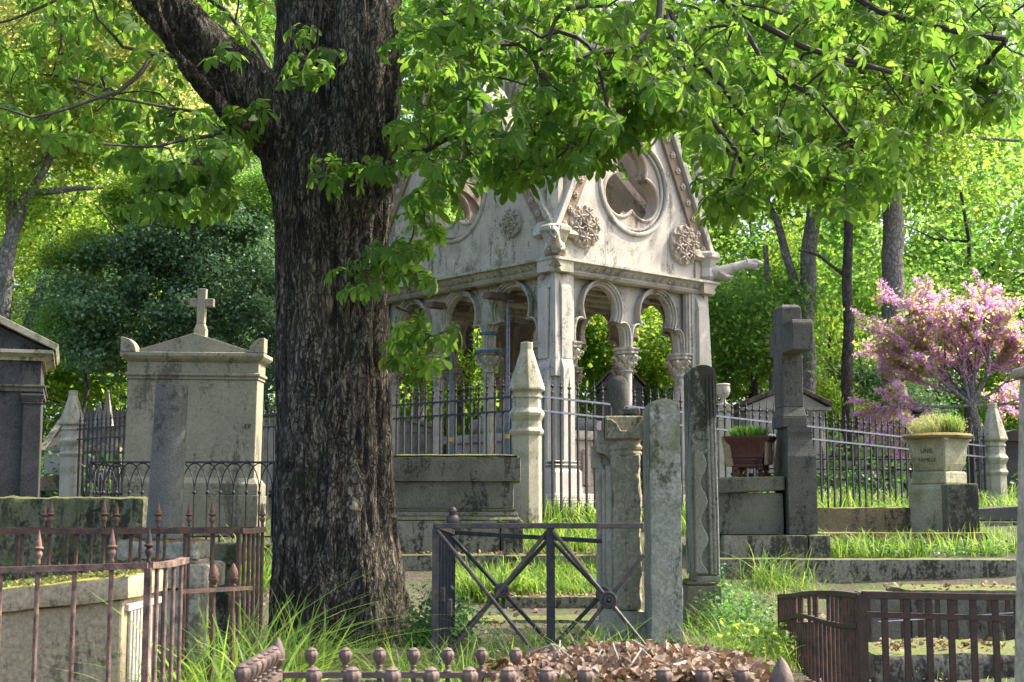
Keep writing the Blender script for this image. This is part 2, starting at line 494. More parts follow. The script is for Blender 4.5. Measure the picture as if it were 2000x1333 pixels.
# ------------------------------------------------------------------ ground
GY = [-20, 0, 5, 8, 10, 11.9, 12.25, 13.3, 13.7, 16, 20, 30, 60, 120, 400]
GZ = [-.2, -.1, .1, .26, .30, .37, .45, .52, .74, .98, 1.15, 1.8, 4.5, 9, 22]
def ground(x, y):
    return float(np.interp(y, GY, GZ)) + .02 * math.sin(x * 1.7 + y * .9)
def build_ground():
    xs = np.concatenate([np.linspace(-260, -14, 14), np.linspace(-12, 12, 60), np.linspace(14, 260, 14)])
    ys = np.concatenate([np.linspace(-20, -1, 5), np.linspace(0, 30, 110), np.linspace(32, 120, 25), np.linspace(140, 400, 8)])
    b = MB(); nx = len(xs)
    vs = [(float(x), float(y), ground(x, y) + .03 * noise.noise(Vector((x * 1.3, y * 1.3, 0)))) for y in ys for x in xs]
    fs = [(j * nx + i, j * nx + i + 1, (j + 1) * nx + i + 1, (j + 1) * nx + i) for j in range(len(ys) - 1) for i in range(nx - 1)]
    b.add(vs, fs)
    b.build('ground', M['soil'], origin=(0, 0, 0), smooth=True, kind='structure')
build_ground()

# frames: local (s, d, z) -> world
def frame(o, s, d):
    return Matrix(((s[0], d[0], 0, o[0]), (s[1], d[1], 0, o[1]), (0, 0, 1, o[2] if len(o) > 2 else 0), (0, 0, 0, 1)))
# ================================================================== gothic tomb canopy
U = Vector((.744, .668, 0)).normalized(); V = Vector((-U.y, U.x, 0))
C0 = Vector((.607, 20.0, 0)); A, B = 3.44, 4.64
Z_BASE, Z_ABA, Z_CAP, Z_SH, Z_SPR = 1.45, 3.53, 3.27, 1.66, 3.63
Z_COR0, Z_COR1 = 4.62, 4.79
tomb = thing('tomb_canopy', C0 + Vector((0, 0, 1.0)), 'tall pale gothic stone canopy with trefoil arches, gables and round windows', 'monument')
FR = frame(C0, U, V)
faces = [('lime', frame(C0, U, V), A, 2), ('limeg', frame(C0, V, U), B, 3),
         ('limew', frame(C0 + V * B, U, -V), A, 2), ('limew', frame(C0 + U * A, V, -U), B, 3)]
# stylobate
b = MB(FR)
b.box(-.25, A + .25, -.25, B + .25, .7, 1.30)
b.box(-.20, A + .20, -.20, B + .20, 1.30, 1.345)
b.box(-.16, A + .16, -.16, B + .16, 1.345, 1.38)
b.box(-.12, A + .12, -.12, B + .12, 1.38, Z_BASE)
b.build('plinth', M['lime'], tomb, bevel=.015)
# corner piers
def pier(sx, sy, mat):
    """corner pier; sx, sy = outward corner position in (a,b), growing inwards"""
    dx, dy = (1 if sx == 0 else -1), (1 if sy == 0 else -1)
    fr = Matrix(((U.x * dx, V.x * dy, 0, (C0 + U * sx + V * sy).x), (U.y * dx, V.y * dy, 0, (C0 + U * sx + V * sy).y), (0, 0, 1, 0), (0, 0, 0, 1)))
    b = MB(fr)
    b.box(.08, .42, .08, .42, Z_BASE, Z_COR0)                       # core
    for (x0, x1, y0, y1) in ((.14, .34, -.02, .1), (-.02, .1, .14, .34)):   # buttress strips
        b.box(x0, x1, y0 + .03, y1, 3.35, 4.36)
        # sloping head
        xa, ya = (0, .07) if y0 < 0 else (.07, 0)
        lo = [(x0, y0 + .03, 4.36), (x1, y0 + .03, 4.36), (x1, y1, 4.36), (x0, y1, 4.36)] if y0 < 0 else [(x0 + .03, y0, 4.36), (x1, y0, 4.36), (x1, y1, 4.36), (x0 + .03, y1, 4.36)]
        hi = [(x0 + 0, y1 - .02, 4.55), (x1, y1 - .02, 4.55), (x1, y1, 4.55), (x0, y1, 4.55)] if y0 < 0 else [(x1 - .02, y0, 4.55), (x1, y0, 4.55), (x1, y1, 4.55), (x1 - .02, y1, 4.55)]
        b.hexa(lo, hi)
    for (x0, x1, y0, y1) in ((.13, .35, -.03, .1), (-.03, .1, .13, .35)):   # widened lower stage
        b.box(x0, x1, y0, y1, Z_BASE + .38, 3.22)
        if y0 < 0: b.hexa([(x0, y0, 3.22), (x1, y0, 3.22), (x1, y1, 3.22), (x0, y1, 3.22)], [(x0, .015, 3.35), (x1, .015, 3.35), (x1, y1, 3.35), (x0, y1, 3.35)])
        else: b.hexa([(x0, y0, 3.22), (x1, y0, 3.22), (x1, y1, 3.22), (x0, y1, 3.22)], [(.015, y0, 3.35), (x1, y0, 3.35), (x1, y1, 3.35), (.015, y1, 3.35)])
    b.hexa([(.02, .02, 3.1), (.16, .02, 3.1), (.16, .16, 3.1), (.02, .16, 3.1)], [(.06, .06, 4.62), (.16, .06, 4.62), (.16, .16, 4.62), (.06, .16, 4.62)])
    # base mouldings
    b.box(-.06, .46, -.06, .46, Z_BASE, Z_BASE + .30)
    b.hexa([(-.06, -.06, Z_BASE + .30), (.46, -.06, Z_BASE + .30), (.46, .46, Z_BASE + .30), (-.06, .46, Z_BASE + .30)],
           [(0, 0, Z_BASE + .38), (.43, 0, Z_BASE + .38), (.43, .43, Z_BASE + .38), (0, .43, Z_BASE + .38)])
    b.box(-.045, .44, -.045, .44, Z_BASE + .39, Z_BASE + .41)
    b.box(-.045, .44, -.045, .44, Z_BASE + .44, Z_BASE + .46)
    b.build('pier', mat, tomb, bevel=.008)
pier(0, 0, M['lime']); pier(A, 0, M['lime']); pier(0, B, M['limeg']); pier(A, B, M['limew'])

def trefoil(cx, z0, k=0.0, w=.505, h=.88):
    """trefoil-headed opening, grown by k; starts/ends at the springing"""
    R0 = .335 + k
    pts = []
    cz = z0 + h - .335
    def quad(p0, p1, p2, n=7):
        return [((1 - t) ** 2 * p0[0] + 2 * t * (1 - t) * p1[0] + t * t * p2[0], (1 - t) ** 2 * p0[1] + 2 * t * (1 - t) * p1[1] + t * t * p2[1]) for t in [i / n for i in range(n + 1)]]
    a0 = -.50
    tip = (R0 * math.cos(a0), cz - z0 + R0 * math.sin(a0))
    right = quad((w + k, 0), (w + k + .03, .42 + k * .5), tip)
    arc = [(R0 * math.cos(a), cz - z0 + R0 * math.sin(a)) for a in np.linspace(a0, PI - a0, 17)]
    left = [(-x, z) for (x, z) in reversed(right)]
    pts = right[:-1] + arc + left[1:]
    return [(cx + float(x), z0 + float(z)) for (x, z) in pts]

# capital and column meshes (shared)
def capital_mb(r=.08, hh=.26, wid=.165):
    b = MB()
    prof = [(r * 1.0, 0), (r * 1.22, .008), (r * 1.22, .028), (r * 1.02, .036)]
    for i in range(8):
        t = i / 7; prof.append((r + (wid - r) * t ** 2.2, .04 + (hh - .05) * t))
    b.lathe(prof, n=20)
    for ring, (zz, rr, nn, s) in enumerate(((.12, r * 1.35, 6, .035), (.215, wid * .98, 6, .045))):
        for i in range(nn):
            a = 2 * PI * (i + .5 * ring) / nn
            c = Vector((rr * math.cos(a), rr * math.sin(a), zz))
            o = Vector((math.cos(a), math.sin(a), 0))
            b.tube([c - o * .03 - Vector((0, 0, .08)), c + Vector((0, 0, -.02)), c + o * .025 + Vector((0, 0, .02)), c + o * .05 + Vector((0, 0, .0)), c + o * .045 - Vector((0, 0, .022))], [.012, .024, .026, .02, .01], 6)
            for sd in (-1, 1):
                w = Vector((-math.sin(a), math.cos(a), 0)) * sd * .028
                b.tube([c - o * .03 - Vector((0, 0, .08)), c + w + Vector((0, 0, -.01)), c + w * 1.3 + o * .03 + Vector((0, 0, .0))], [.006, .018, .006], 5)
    return b
def abacus_mb(w=.19):
    b = MB()
    b.lathe([(w * .86, 0), (w * 1.0, .015), (w * 1.02, .035), (w * .93, .05), (w * 1.02, .06), (w * 1.1, .08), (w * 1.1, .10)], n=8, rot=PI / 8)
    return b
def colbase_mb(r=.08):
    b = MB()
    b.box(-.14, .14, -.14, .14, -.01, .11)
    b.lathe([(r * 1.75, .11), (r * 1.85, .13), (r * 1.75, .155), (r * 1.3, .165), (r * 1.25, .18), (r * 1.35, .195), (r * 1.3, .21), (r * 1.0, .22)], n=20)
    return b
def shaft_mb(r=.08):
    b = MB(); b.lathe([(r * 1.02, 0), (r, .1), (r, .9), (r * .98, 1.0)], n=20); return b
me_cap = {k: mesh_only(capital_mb(), 'capital', M[k], True) for k in ('lime', 'limeg', 'limew')}
me_aba = {k: mesh_only(abacus_mb(), 'abacus', M[k]) for k in ('lime', 'limeg', 'limew')}
me_bas = {k: mesh_only(colbase_mb(), 'column_base', M[k], True) for k in ('lime', 'limeg', 'limew')}
me_sha = {k: mesh_only(shaft_mb(), 'column', M[k], True) for k in ('lime', 'limeg', 'limew')}
for k in me_sha: pass
def column(pt, mk):
    p = Vector((pt.x, pt.y, 0))
    c = place_mesh('column', me_sha[mk], p + Vector((0, 0, Z_SH)), tomb, scale=(1, 1, (Z_CAP - Z_SH)))
    c.scale = (1, 1, 1)
    # unscaled shaft of its own height so that children keep their proportions
    return c
def shaft_full(r, h):
    b = MB(); b.lathe([(r * 1.02, 0), (r, .1), (r, h - .1), (r * .98, h)], n=20); return b
me_sha = {k: mesh_only(shaft_full(.08, Z_CAP - Z_SH + .01), 'column', M[k], True) for k in ('lime', 'limeg', 'limew')}
def column(pt, mk):
    p = Vector((pt.x, pt.y, 0))
    c = place_mesh('column', me_sha[mk], p + Vector((0, 0, Z_SH)), tomb)
    rz = math.atan2(U.y, U.x)
    place_mesh('capital', me_cap[mk], p + Vector((0, 0, Z_CAP)), c, rz)
    place_mesh('abacus', me_aba[mk], p + Vector((0, 0, Z_ABA)), c, rz)
    place_mesh('column_base', me_bas[mk], p + Vector((0, 0, Z_BASE)), c, rz)

DC = .26       # depth of the column line behind the face
for fi, (mk, fr, L, na) in enumerate(faces):
    cs = [.52 + 1.2 * i for i in range(na + 1)]
    for ci, c in enumerate(cs):
        if fi == 2 and na == 2 and ci == 0: pass
        mk2 = mk
        column(fr @ Vector((c, DC, 0)), mk2)
    ctr = [(cs[i] + cs[i + 1]) / 2 for i in range(na)]
    zt = Z_COR0
    # outer frame moulding, spandrel plates and arch orders, from the face inwards
    rect = [(.42, Z_ABA + .1), (L - .42, Z_ABA + .1), (L - .42, zt), (.42, zt)]
    # recessed spandrel plate, then the moulded arch ribs standing proud of it
    k = .075
    outline = [(.42, zt), (.42, Z_SPR)]
    for c in ctr: outline += trefoil(c, Z_SPR, k)[::-1]
    outline += [(L - .42, Z_SPR), (L - .42, zt)]
    b = MB(fr); b.prism(outline, .255, .275)
    b.build('spandrel', M[mk], tomb)
    for c in ctr:
        b = MB(fr)
        for (k0, k1, d0, d1) in ((.0, .042, .215, .315), (.036, .070, .185, .345), (.064, .094, .155, .375)):
            ti, to = trefoil(c, Z_SPR, k0), trefoil(c, Z_SPR, k1)
            m = len(ti)
            vs = [(x, d, z) for d in (d0, d1) for (x, z) in ti] + [(x, d, z) for d in (d0, d1) for (x, z) in to]
            fs = []
            for i in range(m - 1):
                fs += [(i, i + 1, 2 * m + i + 1, 2 * m + i), (m + i, 3 * m + i, 3 * m + i + 1, m + i + 1), (i, m + i, m + i + 1, i + 1), (2 * m + i, 2 * m + i + 1, 3 * m + i + 1, 3 * m + i)]
            fs += [(0, 2 * m, 3 * m, m), (m - 1, 2 * m - 1, 4 * m - 1, 3 * m - 1)]
            b.add(vs, fs)
        b.build('arch_rib', M[mk], tomb, bevel=.006)
    b = MB(fr)
    for c in ctr:                                                     # roll mouldings on the arches
        for (kk, dd, rr_) in ((.02, .212, .015), (.052, .182, .015), (.08, .152, .014), (.02, .318, .015)):
            b.tube([(x, dd, z) for (x, z) in trefoil(c, Z_SPR, kk)], rr_, 6)
    # rectangular frame
    b.box(.41, .47, .10, .2, Z_SPR, zt); b.box(L - .47, L - .41, .10, .2, Z_SPR, zt); b.box(.47, L - .47, .10, .2, zt - .05, zt)
    b.box(.47, .50, .13, .2, Z_SPR, zt - .05); b.box(L - .50, L - .47, .13, .2, Z_SPR, zt - .05)
    b.build('arch_moulding', M[mk], tomb, smooth=True)
    # cornice
    b = MB(fr)
    e = 0.0
    b.prism([(.06, Z_COR0 - .04), (.02, Z_COR0 + .0), (.06, Z_COR0 + .03), (-.02, Z_COR0 + .11), (-.09, Z_COR0 + .125), (-.09, Z_COR1 - .01), (-.05, Z_COR1), (.3, Z_COR1), (.3, Z_COR0 - .04)], -.07, L + .07, axis='x')
    co = b.build('cornice', M[mk], tomb)
    b = MB(fr)
    nf = int(L / .155)
    for i in range(nf):
        c = (i + .5) * L / nf
        for k in range(5):
            a = 2 * PI * k / 5
            b.ball((c + .022 * math.cos(a), .012, Z_COR0 + .075 + .022 * math.sin(a)), .016, 5, 4)
        b.ball((c, -.005, Z_COR0 + .075), .013, 5, 4)
    b.build('flower_frieze', M[mk], co)

# ceiling inside, long timber-coloured mouldings
b = MB(FR)
b.box(.4, A - .4, .4, B - .4, 4.50, 4.60)
for i in range(9):
    y = .55 + i * .44
    b.box(.42, A - .42, y, y + .12, 4.44, 4.50)
b.build('ceiling', M['lime'], tomb, bevel=.01)

# gables
def gable(fi, mk, fr, L):
    c = L / 2; H = 3.72; z0 = Z_COR1; hw = L / 2 - .05
    zc, r1 = 6.07, .70
    circ = [(c + r1 * math.cos(a), zc + r1 * math.sin(a)) for a in np.linspace(0, 2 * PI, 41)[:-1]]
    out = [(c - hw, z0), (c + hw, z0), (c + hw, z0 + .36), (c, z0 + H), (c - hw, z0 + .36)]
    b = MB(fr); b.prism(out, .08, .36, holes=[circ])
    g = b.build('gable', M[mk], tomb)
    # stone joints: thin proud courses
    b = MB(fr)
    for (x, z_a, z_b) in ((c - .62, z0, z0 + .62), (c + .75, z0, z0 + .66)): b.box(x - .002, x + .002, .0775, .0805, z_a, z_b)
    for (x_a, x_b, zj) in ((c - hw + .15, c - .78, z0 + .62), (c + .9, c + hw - .15, z0 + .66)): b.box(x_a, x_b, .0775, .0805, zj - .002, zj + .002)
    b.build('stone_joints', M['band'], g)
    # tracery: ring + trefoil plate
    def tre(k):
        pts = []
        for i in range(72):
            th = 2 * PI * i / 72
            ph = min((abs((th - PI / 2 - j * 2 * PI / 3 + PI) % (2 * PI) - PI) for j in range(3)))
            cc, rr = .30, .335 + k
            pts.append((c + (cc * math.cos(ph) + math.sqrt(max(0, rr * rr - (cc * math.sin(ph)) ** 2))) * math.cos(th),
                        zc + (cc * math.cos(ph) + math.sqrt(max(0, rr * rr - (cc * math.sin(ph)) ** 2))) * math.sin(th)))
        return pts
    full = [(c + .715 * math.cos(a), zc + .715 * math.sin(a)) for a in np.linspace(0, 2 * PI, 41)[:-1]]
    b = MB(fr)
    b.prism(full, .13, .31, holes=[tre(0)])
    for d in (.13, .31):
        p = tre(-.0); b.tube([(x, d, z) for (x, z) in p + p[:1]], .028, 6)
    b.build('tracery', M['limew' if mk == 'lime' else mk], g, smooth=True)
    b = MB(fr)
    for (rr, d, w) in ((.73, .07, .035), (.66, .11, .025)):
        b.tube([(c + rr * math.cos(a), d, zc + rr * math.sin(a)) for a in np.linspace(0, 2 * PI, 49)], w, 8)
    b.build('window_ring', M[mk], g, smooth=True)
    # raking band with flowers and coping
    for sg in (-1, 1):
        b = MB(fr)
        p0 = (c + sg * (hw + .04), z0 + .30); p1 = (c + sg * .0, z0 + H + .12)
        dx, dz = p1[0] - p0[0], p1[1] - p0[1]; ln = math.hypot(dx, dz); tx, tz = dx / ln, dz / ln
        nx, nz = -tz * sg * -1, tx * sg * -1
        nx, nz = (tz, -tx) if sg > 0 else (-tz, tx)
        q = lambda u, w: (p0[0] + tx * u + nx * w, p0[1] + tz * u + nz * w)
        b.prism([q(0, .0), q(ln, .0), q(ln, .09), q(0, .09)] if sg < 0 else [q(0, .09), q(ln, .09), q(ln, .0), q(0, .0)], -.04, .42)
        b.build('coping', M[mk], g, bevel=.012)
        b = MB(fr)
        b.prism([q(.25, -.20), q(ln - .3, -.20), q(ln, -.002), q(0.02, -.002)], .03, .082)
        nb = int(ln / .26)
        bd = b.build('flower_band', M['band'], g)
        b = MB(fr)
        for i in range(1, nb):
            x, z = q(i * .26, -.095)
            for k in range(6):
                a = 2 * PI * k / 6
                b.ball((x + .036 * math.cos(a), .02, z + .036 * math.sin(a)), .024, 6, 4)
            b.ball((x, .0, z), .022, 6, 4)
        b.build('flower_boss', M['limew'], bd)
        # crockets on the coping
        b = MB(fr)
        for i in range(2, int(ln / .42)):
            x, z = q(i * .42, .09); x2, z2 = q(i * .42 + .08, .2)
            b.tube([(x, .19, z - .02), ((x + x2) / 2 + nx * .03, .19, (z + z2) / 2), (x2, .19, z2), (x2 - tx * .06 + nx * .03, .19, z2 - tz * .06 + .01)], [.05, .045, .055, .02], 7)
        b.build('crocket', M[mk], g, smooth=True)
    # leafy rosettes
    rr_ = .31 if L < 4 else .22; off = 1.09 if L < 4 else 1.34; zr = 5.31 if L < 4 else 5.42
    for sg in (-1, 1):
        b = MB(fr)
        cx = c + sg * off
        ns = 20
        b.prism([(cx + rr_ * math.cos(a), zr + rr_ * math.sin(a)) for a in np.linspace(0, 2 * PI, 25)[:-1]], .02, .09)
        ro = b.build('rosette', M['limew' if mk == 'lime' else mk], g, bevel=.02)
        b = MB(fr)
        def flower(fx, fz, s, n):
            for k in range(n):
                a = 2 * PI * k / n + fx * 7
                Mr = Matrix.Rotation(-a, 3, 'Y')
                b.ball((fx + s * .55 * math.cos(a), -.005 - .02, fz + s * .55 * math.sin(a)), s * .5, 6, 5, 1.0, .5, .32, M=Mr)
            b.ball((fx, -.04, fz), s * .22, 6, 5)
        k = rr_ / .31
        for j in range(6):
            a = 2 * PI * j / 6 + .3
            flower(cx + .185 * k * math.cos(a), zr + .185 * k * math.sin(a), .105 * k, 6)
        flower(cx, zr, .10 * k, 7)
        for j in range(12):
            a = 2 * PI * j / 12
            b.ball((cx + .285 * k * math.cos(a), .01, zr + .285 * k * math.sin(a)), .032 * k, 6, 4)
        b.build('carved_leaves', M['limew' if mk == 'lime' else mk], ro, smooth=True)
    # finial
    b = MB(fr)
    b.lathe([(.05, z0 + H), (.06, z0 + H + .3), (.13, z0 + H + .36), (.15, z0 + H + .45), (.06, z0 + H + .52), (.05, z0 + H + .62), (.09, z0 + H + .68), (.0, z0 + H + .8)], (c, .2), 8)
    b.build('finial', M[mk], g)
for fi, (mk, fr, L, na) in enumerate(faces): gable(fi, mk, fr, L)
# open roof ribs between the gables, shaped to let sky light inside
b = MB(FR)
H = 3.6
for sg in (0, 1):
    xe = .1 if sg == 0 else A - .1
    b.hexa([(xe, .36, Z_COR1 + .1), (xe, B - .36, Z_COR1 + .1), (A / 2, B - .36, Z_COR1 + H), (A / 2, .36, Z_COR1 + H)],
           [(xe + (.1 if sg == 0 else -.1), .36, Z_COR1 + .06), (xe + (.1 if sg == 0 else -.1), B - .36, Z_COR1 + .06), (A / 2, B - .36, Z_COR1 + H - .2), (A / 2, .36, Z_COR1 + H - .2)]) if False else None
# roof slopes left out for light, only valley and ridge ribs drawn (valley lines run from the corners to the centre)
ctr3 = Vector((A / 2, B / 2, Z_COR1 + H))
crn = [Vector((0.12, 0.12, Z_COR1)), Vector((A - .12, .12, Z_COR1)), Vector((A - .12, B - .12, Z_COR1)), Vector((.12, B - .12, Z_COR1))]
rid = [Vector((A / 2, .3, Z_COR1 + H)), Vector((A - .3, B / 2, Z_COR1 + H)), Vector((A / 2, B - .3, Z_COR1 + H)), Vector((.3, B / 2, Z_COR1 + H))]
for i in range(4):
    c = crn[i]
    for r_ in (rid[i], rid[i - 1]):
        tri = [c, r_, ctr3]
        dn = Vector((0, 0, -.12))
        vs = tri + [p + dn for p in tri]
        pass
    b.tube([c, c.lerp(ctr3, .5), ctr3], .11, 6)
for r_ in rid: b.tube([r_, ctr3], .10, 6)
b.build('roof_ribs', M['limew'], tomb)
# corner valley ribs + gargoyles
for (sx, sy, nm) in ((0, 0, 'a'), (A, 0, 'b'), (0, B, 'c'), (A, B, 'd')):
    p = C0 + U * sx + V * sy
    d = (U * (-1 if sx == 0 else 1) + V * (-1 if sy == 0 else 1)).normalized()
    w = Vector((-d.y, d.x, 0))
    fr2 = frame(p, w, d)
    b = MB(fr2)
    b.lathe([(.12, 4.80), (.17, 4.86), (.15, 5.0), (.20, 5.12), (.24, 5.16), (.24, 5.22), (.18, 5.26)], (0, -.12), 8, rot=PI / 8)
    # pinnacle set back on the corner
    for (r0, z0_, r1_, z1_) in ((.13, 5.26, .12, 6.1),):
        b.lathe([(r0, z0_), (r1_, z1_), (r1_ + .04, z1_ + .03), (r1_ + .04, z1_ + .08), (.10, z1_ + .1), (.015, z1_ + 1.2)], (0, -.22), 8, rot=PI / 8)
    b.build('corner_bracket', M['limeg' if sx == 0 else 'lime'], tomb, bevel=.01)
    b = MB(fr2)
    ks = .55 if (sx == 0 and sy == 0) else 1
    b.tube([(0, -.05, 4.95), (0, .12 * ks, 4.93), (0, .28 * ks, 5.0), (0, .46 * ks, 5.06), (0, .60 * ks, 5.06), (0, .70 * ks, 5.05)], [.12, .12, .085, .07, .075, .045], 10)
    b.tube([(0, .56 * ks, 5.10), (0, .66 * ks, 5.11), (0, .78 * ks, 5.07)], [.05, .05, .028], 8)
    b.tube([(0, .60 * ks, 5.02), (0, .72 * ks, 4.98)], [.03, .018], 6)
    for sd in (-1, 1):
        b.tube([(sd * .05, .54 * ks, 5.11), (sd * .07, .50 * ks, 5.18)], [.025, .008], 5)
        b.tube([(sd * .09, .10 * ks, 4.93), (sd * .12, .2 * ks, 4.86), (sd * .08, .30 * ks, 4.86)], [.05, .04, .02], 6)
    b.build('gargoyle', M['lime'], tomb, smooth=True)
# central spire
b = MB(FR)
b.lathe([(.62, 7.4), (.60, 9.0), (.68, 9.05), (.68, 9.15), (.5, 9.2), (.06, 13.0), (.14, 13.1), (.04, 13.3)], (A / 2, B / 2), 8, rot=PI / 8)
for i in range(8):
    a = PI / 4 * i
    b.lathe([(.09, 7.4), (.09, 9.3), (.13, 9.35), (.09, 9.42), (.01, 10.2)], (A / 2 + .72 * math.cos(a), B / 2 + .72 * math.sin(a)), 6)
b.build('spire', M['lime'], tomb)

# sarcophagus under the canopy, with relief figures
sar = thing('sarcophagus', C0 + U * (A / 2) + V * (B / 2) + Vector((0, 0, Z_BASE)), 'carved stone chest tomb with relief figures inside the gothic canopy', 'tomb')
b = MB(FR)
b.box(.95, A - .95, .9, B - .9, Z_BASE, Z_BASE + .12); b.box(1.02, A - 1.02, 1.0, B - 1.0, Z_BASE + .12, 2.28)
b.build('chest', M['limew'], sar, bevel=.01)
b = MB(FR); b.box(.95, A - .95, .92, B - .92, 2.28, 2.42); b.build('lid', M['lime'], sar, bevel=.03)
b = MB(FR)
for x in np.linspace(1.2, A - 1.2, 4):
    for y in (.985,):
        b.ball((x, y, 2.1), .055, 8, 6); b.tube([(x, y, 2.06), (x, y - .02, 1.9), (x, y, 1.7), (x, y, 1.6)], [.05, .09, .08, .1], 8)
for y in np.linspace(1.2, B - 1.2, 7):
    b.ball((1.005, y, 2.1), .055, 8, 6); b.tube([(1.005, y, 2.06), (.99, y, 1.9), (1.005, y, 1.7), (1.005, y, 1.6)], [.05, .09, .08, .1], 8)
b.build('relief_figures', M['limew'], sar, smooth=True)
b = MB(FR)
for xx in (A / 2 - .35, A / 2 + .3):
    b.tube([(xx, 1.1, 2.5), (xx, 1.6, 2.52), (xx, 2.4, 2.58), (xx, 3.0, 2.6), (xx, 3.15, 2.55)], [.1, .16, .2, .2, .07], 10)
    b.ball((xx, 3.32, 2.58), .12, 10, 8)
b.build('recumbent_effigies', M['lime'], sar, smooth=True)

# two steel props with timber pads under the left arches
for (px, ytop, lab, tx) in ((880, 575, 'blue green steel prop post under the second arch left of the corner pier', -1), (992, 560, 'perforated steel prop post under the arch beside the corner pier', 1)):
    # stands on the canopy floor, .3 m inside the left face
    Yp = 20.0
    for it in range(20):
        X = P(px, 800, Yp).x
        # solve for a = .42 inside the face
        a_ = (Vector((X, Yp, 0)) - C0).dot(U)
        Yp += (.34 - a_) * .9
    t = thing('prop_post', (X, Yp, Z_BASE), lab, 'prop', 'steel props holding the canopy arches')
    b = MB(); b.tube([(X, Yp, 2.35), (X, Yp, 4.33)], .033, 10); b.build('inner_tube', M['railp'] if tx > 0 else M['steel'], t, smooth=True)
    b = MB()
    for z in np.arange(2.6, 4.3, .09): b.ball((X + .01, Yp - .031, z), .009, 6, 4)
    b.build('pin_holes', M['dirtmark'], t)
    b = MB(); b.tube([(X, Yp, Z_BASE), (X, Yp, 2.95 if tx < 0 else 2.5)], .045, 10); b.tube([(X, Yp, 2.40), (X, Yp, 2.45)], .06, 10); b.build('outer_tube', M['steel'], t, smooth=True)
    b = MB(); b.tube([(X, Yp, 2.28), (X, Yp, 2.34)], .0465, 10); b.build('yellow_band', M['yellow'], t)
    b = MB(); b.box(X - .09, X + .09, Yp - .09, Yp + .09, 4.32, 4.335); b.build('head_plate', M['steel'], t)
    q = Vector((X, Yp, 0)); b = MB(frame(q, U, V)); b.box(-.42, .32, -.08, .08, 4.336, 4.43)
    o = b.build('timber_block', M['timber'], None, bevel=.006)
    setp(o, 'rough timber block on top of the %s steel prop' % ('second' if tx < 0 else 'corner-side'), 'timber', 'timber blocks on the props')
# blue ratchet straps round the arch foot
cc = faces[1][1] @ Vector((1.72, DC, 0))
b = MB()
for (zz, rr) in ((3.84, .13),):
    b.lathe([(rr, zz), (rr + .01, zz + .002), (rr + .01, zz + .045), (rr, zz + .047)], (cc.x, cc.y), 10)
b.tube([(cc.x - .12, cc.y - .06, 3.87), (cc.x - .17, cc.y - .08, 3.9), (cc.x - .17, cc.y - .08, 3.78), (cc.x - .18, cc.y - .08, 3.68)], .010, 5)
setp(b.build('ratchet_strap', M['strap'], None), 'blue strap tied around the arch foot above a capital', 'strap', 'blue straps on the canopy')
b = MB(); b.lathe([(.205, 3.56), (.222, 3.562), (.222, 3.60), (.205, 3.602)], (cc.x, cc.y), 12)
setp(b.build('ratchet_strap', M['strap'], None), 'lower blue strap around the capital beside the steel props', 'strap', 'blue straps on the canopy')
def text_mesh(name, txt, size, mat, align='LEFT'):
    cu = bpy.data.curves.new(name, 'FONT'); cu.body = txt; cu.size = size; cu.extrude = .001; cu.align_x = align
    o = bpy.data.objects.new(name, cu); COL.objects.link(o)
    me = bpy.data.meshes.new_from_object(o.evaluated_get(bpy.context.evaluated_depsgraph_get()))
    bpy.data.objects.remove(o)
    me.materials.clear(); me.materials.append(mat)
    o = bpy.data.objects.new(name, me); COL.objects.link(o); return o
# ================================================================== big iron fence around the canopy, with stone posts
FC = Vector((.16, 15.5, 0)); FL = Vector((-6.75, 22.0, 0)); FRr = Vector((6.78, 20.2, 0)); FB = Vector((-.2, 27.5, 0))
def fpost_mb(h, s=1.0):
    b = MB(); k = s
    r = .150 * k / math.cos(PI / 8)
    rot = PI / 8 - .28
    top = h
    b.lathe([(r * 1.0, 0), (r * 1.0, h - 1.02 * k), (r * 1.10, h - 1.0 * k), (r * 1.18, h - .97 * k), (r * 1.02, h - .93 * k),
             (r * .98, h - .86 * k), (r * 1.18, h - .80 * k), (r * 1.22, h - .77 * k), (r * .98, h - .72 * k), (r * .95, h - .62 * k), (r * 1.08, h - .60 * k), (r * .98, h - .575 * k),
             (r * .98, h - .55 * k), (r * 1.24, h - .52 * k), (r * 1.24, h - .50 * k), (r * .42, h - .075 * k), (r * .42, h)], n=8, rot=rot)
    return b
pm = mesh_only(fpost_mb(1.98), 'fence_post', M['limeg'])
post_spec = [(FC, 3.03, 'stone fence post with pyramid cap at the corner in front of the gothic canopy', M['limeg']),
             (FL, 3.05, 'stone fence post with pyramid cap between the dark mausoleum and the cross topped monument', M['limeg']),
             (FRr, 2.72, 'stone fence post with pyramid cap right of the octagonal stone planter', M['limeg'])]
for (p, zt, lab, mt) in post_spec:
    o = place_mesh('fence_post', pm, (p.x, p.y, zt - 1.98))
    setp(o, lab, 'post', 'stone posts of the canopy fence')
    m = o.modifiers.new("bevel", 'BEVEL'); m.width = .006; m.segments = 2; m.limit_method = 'ANGLE'; m.angle_limit = R(25)

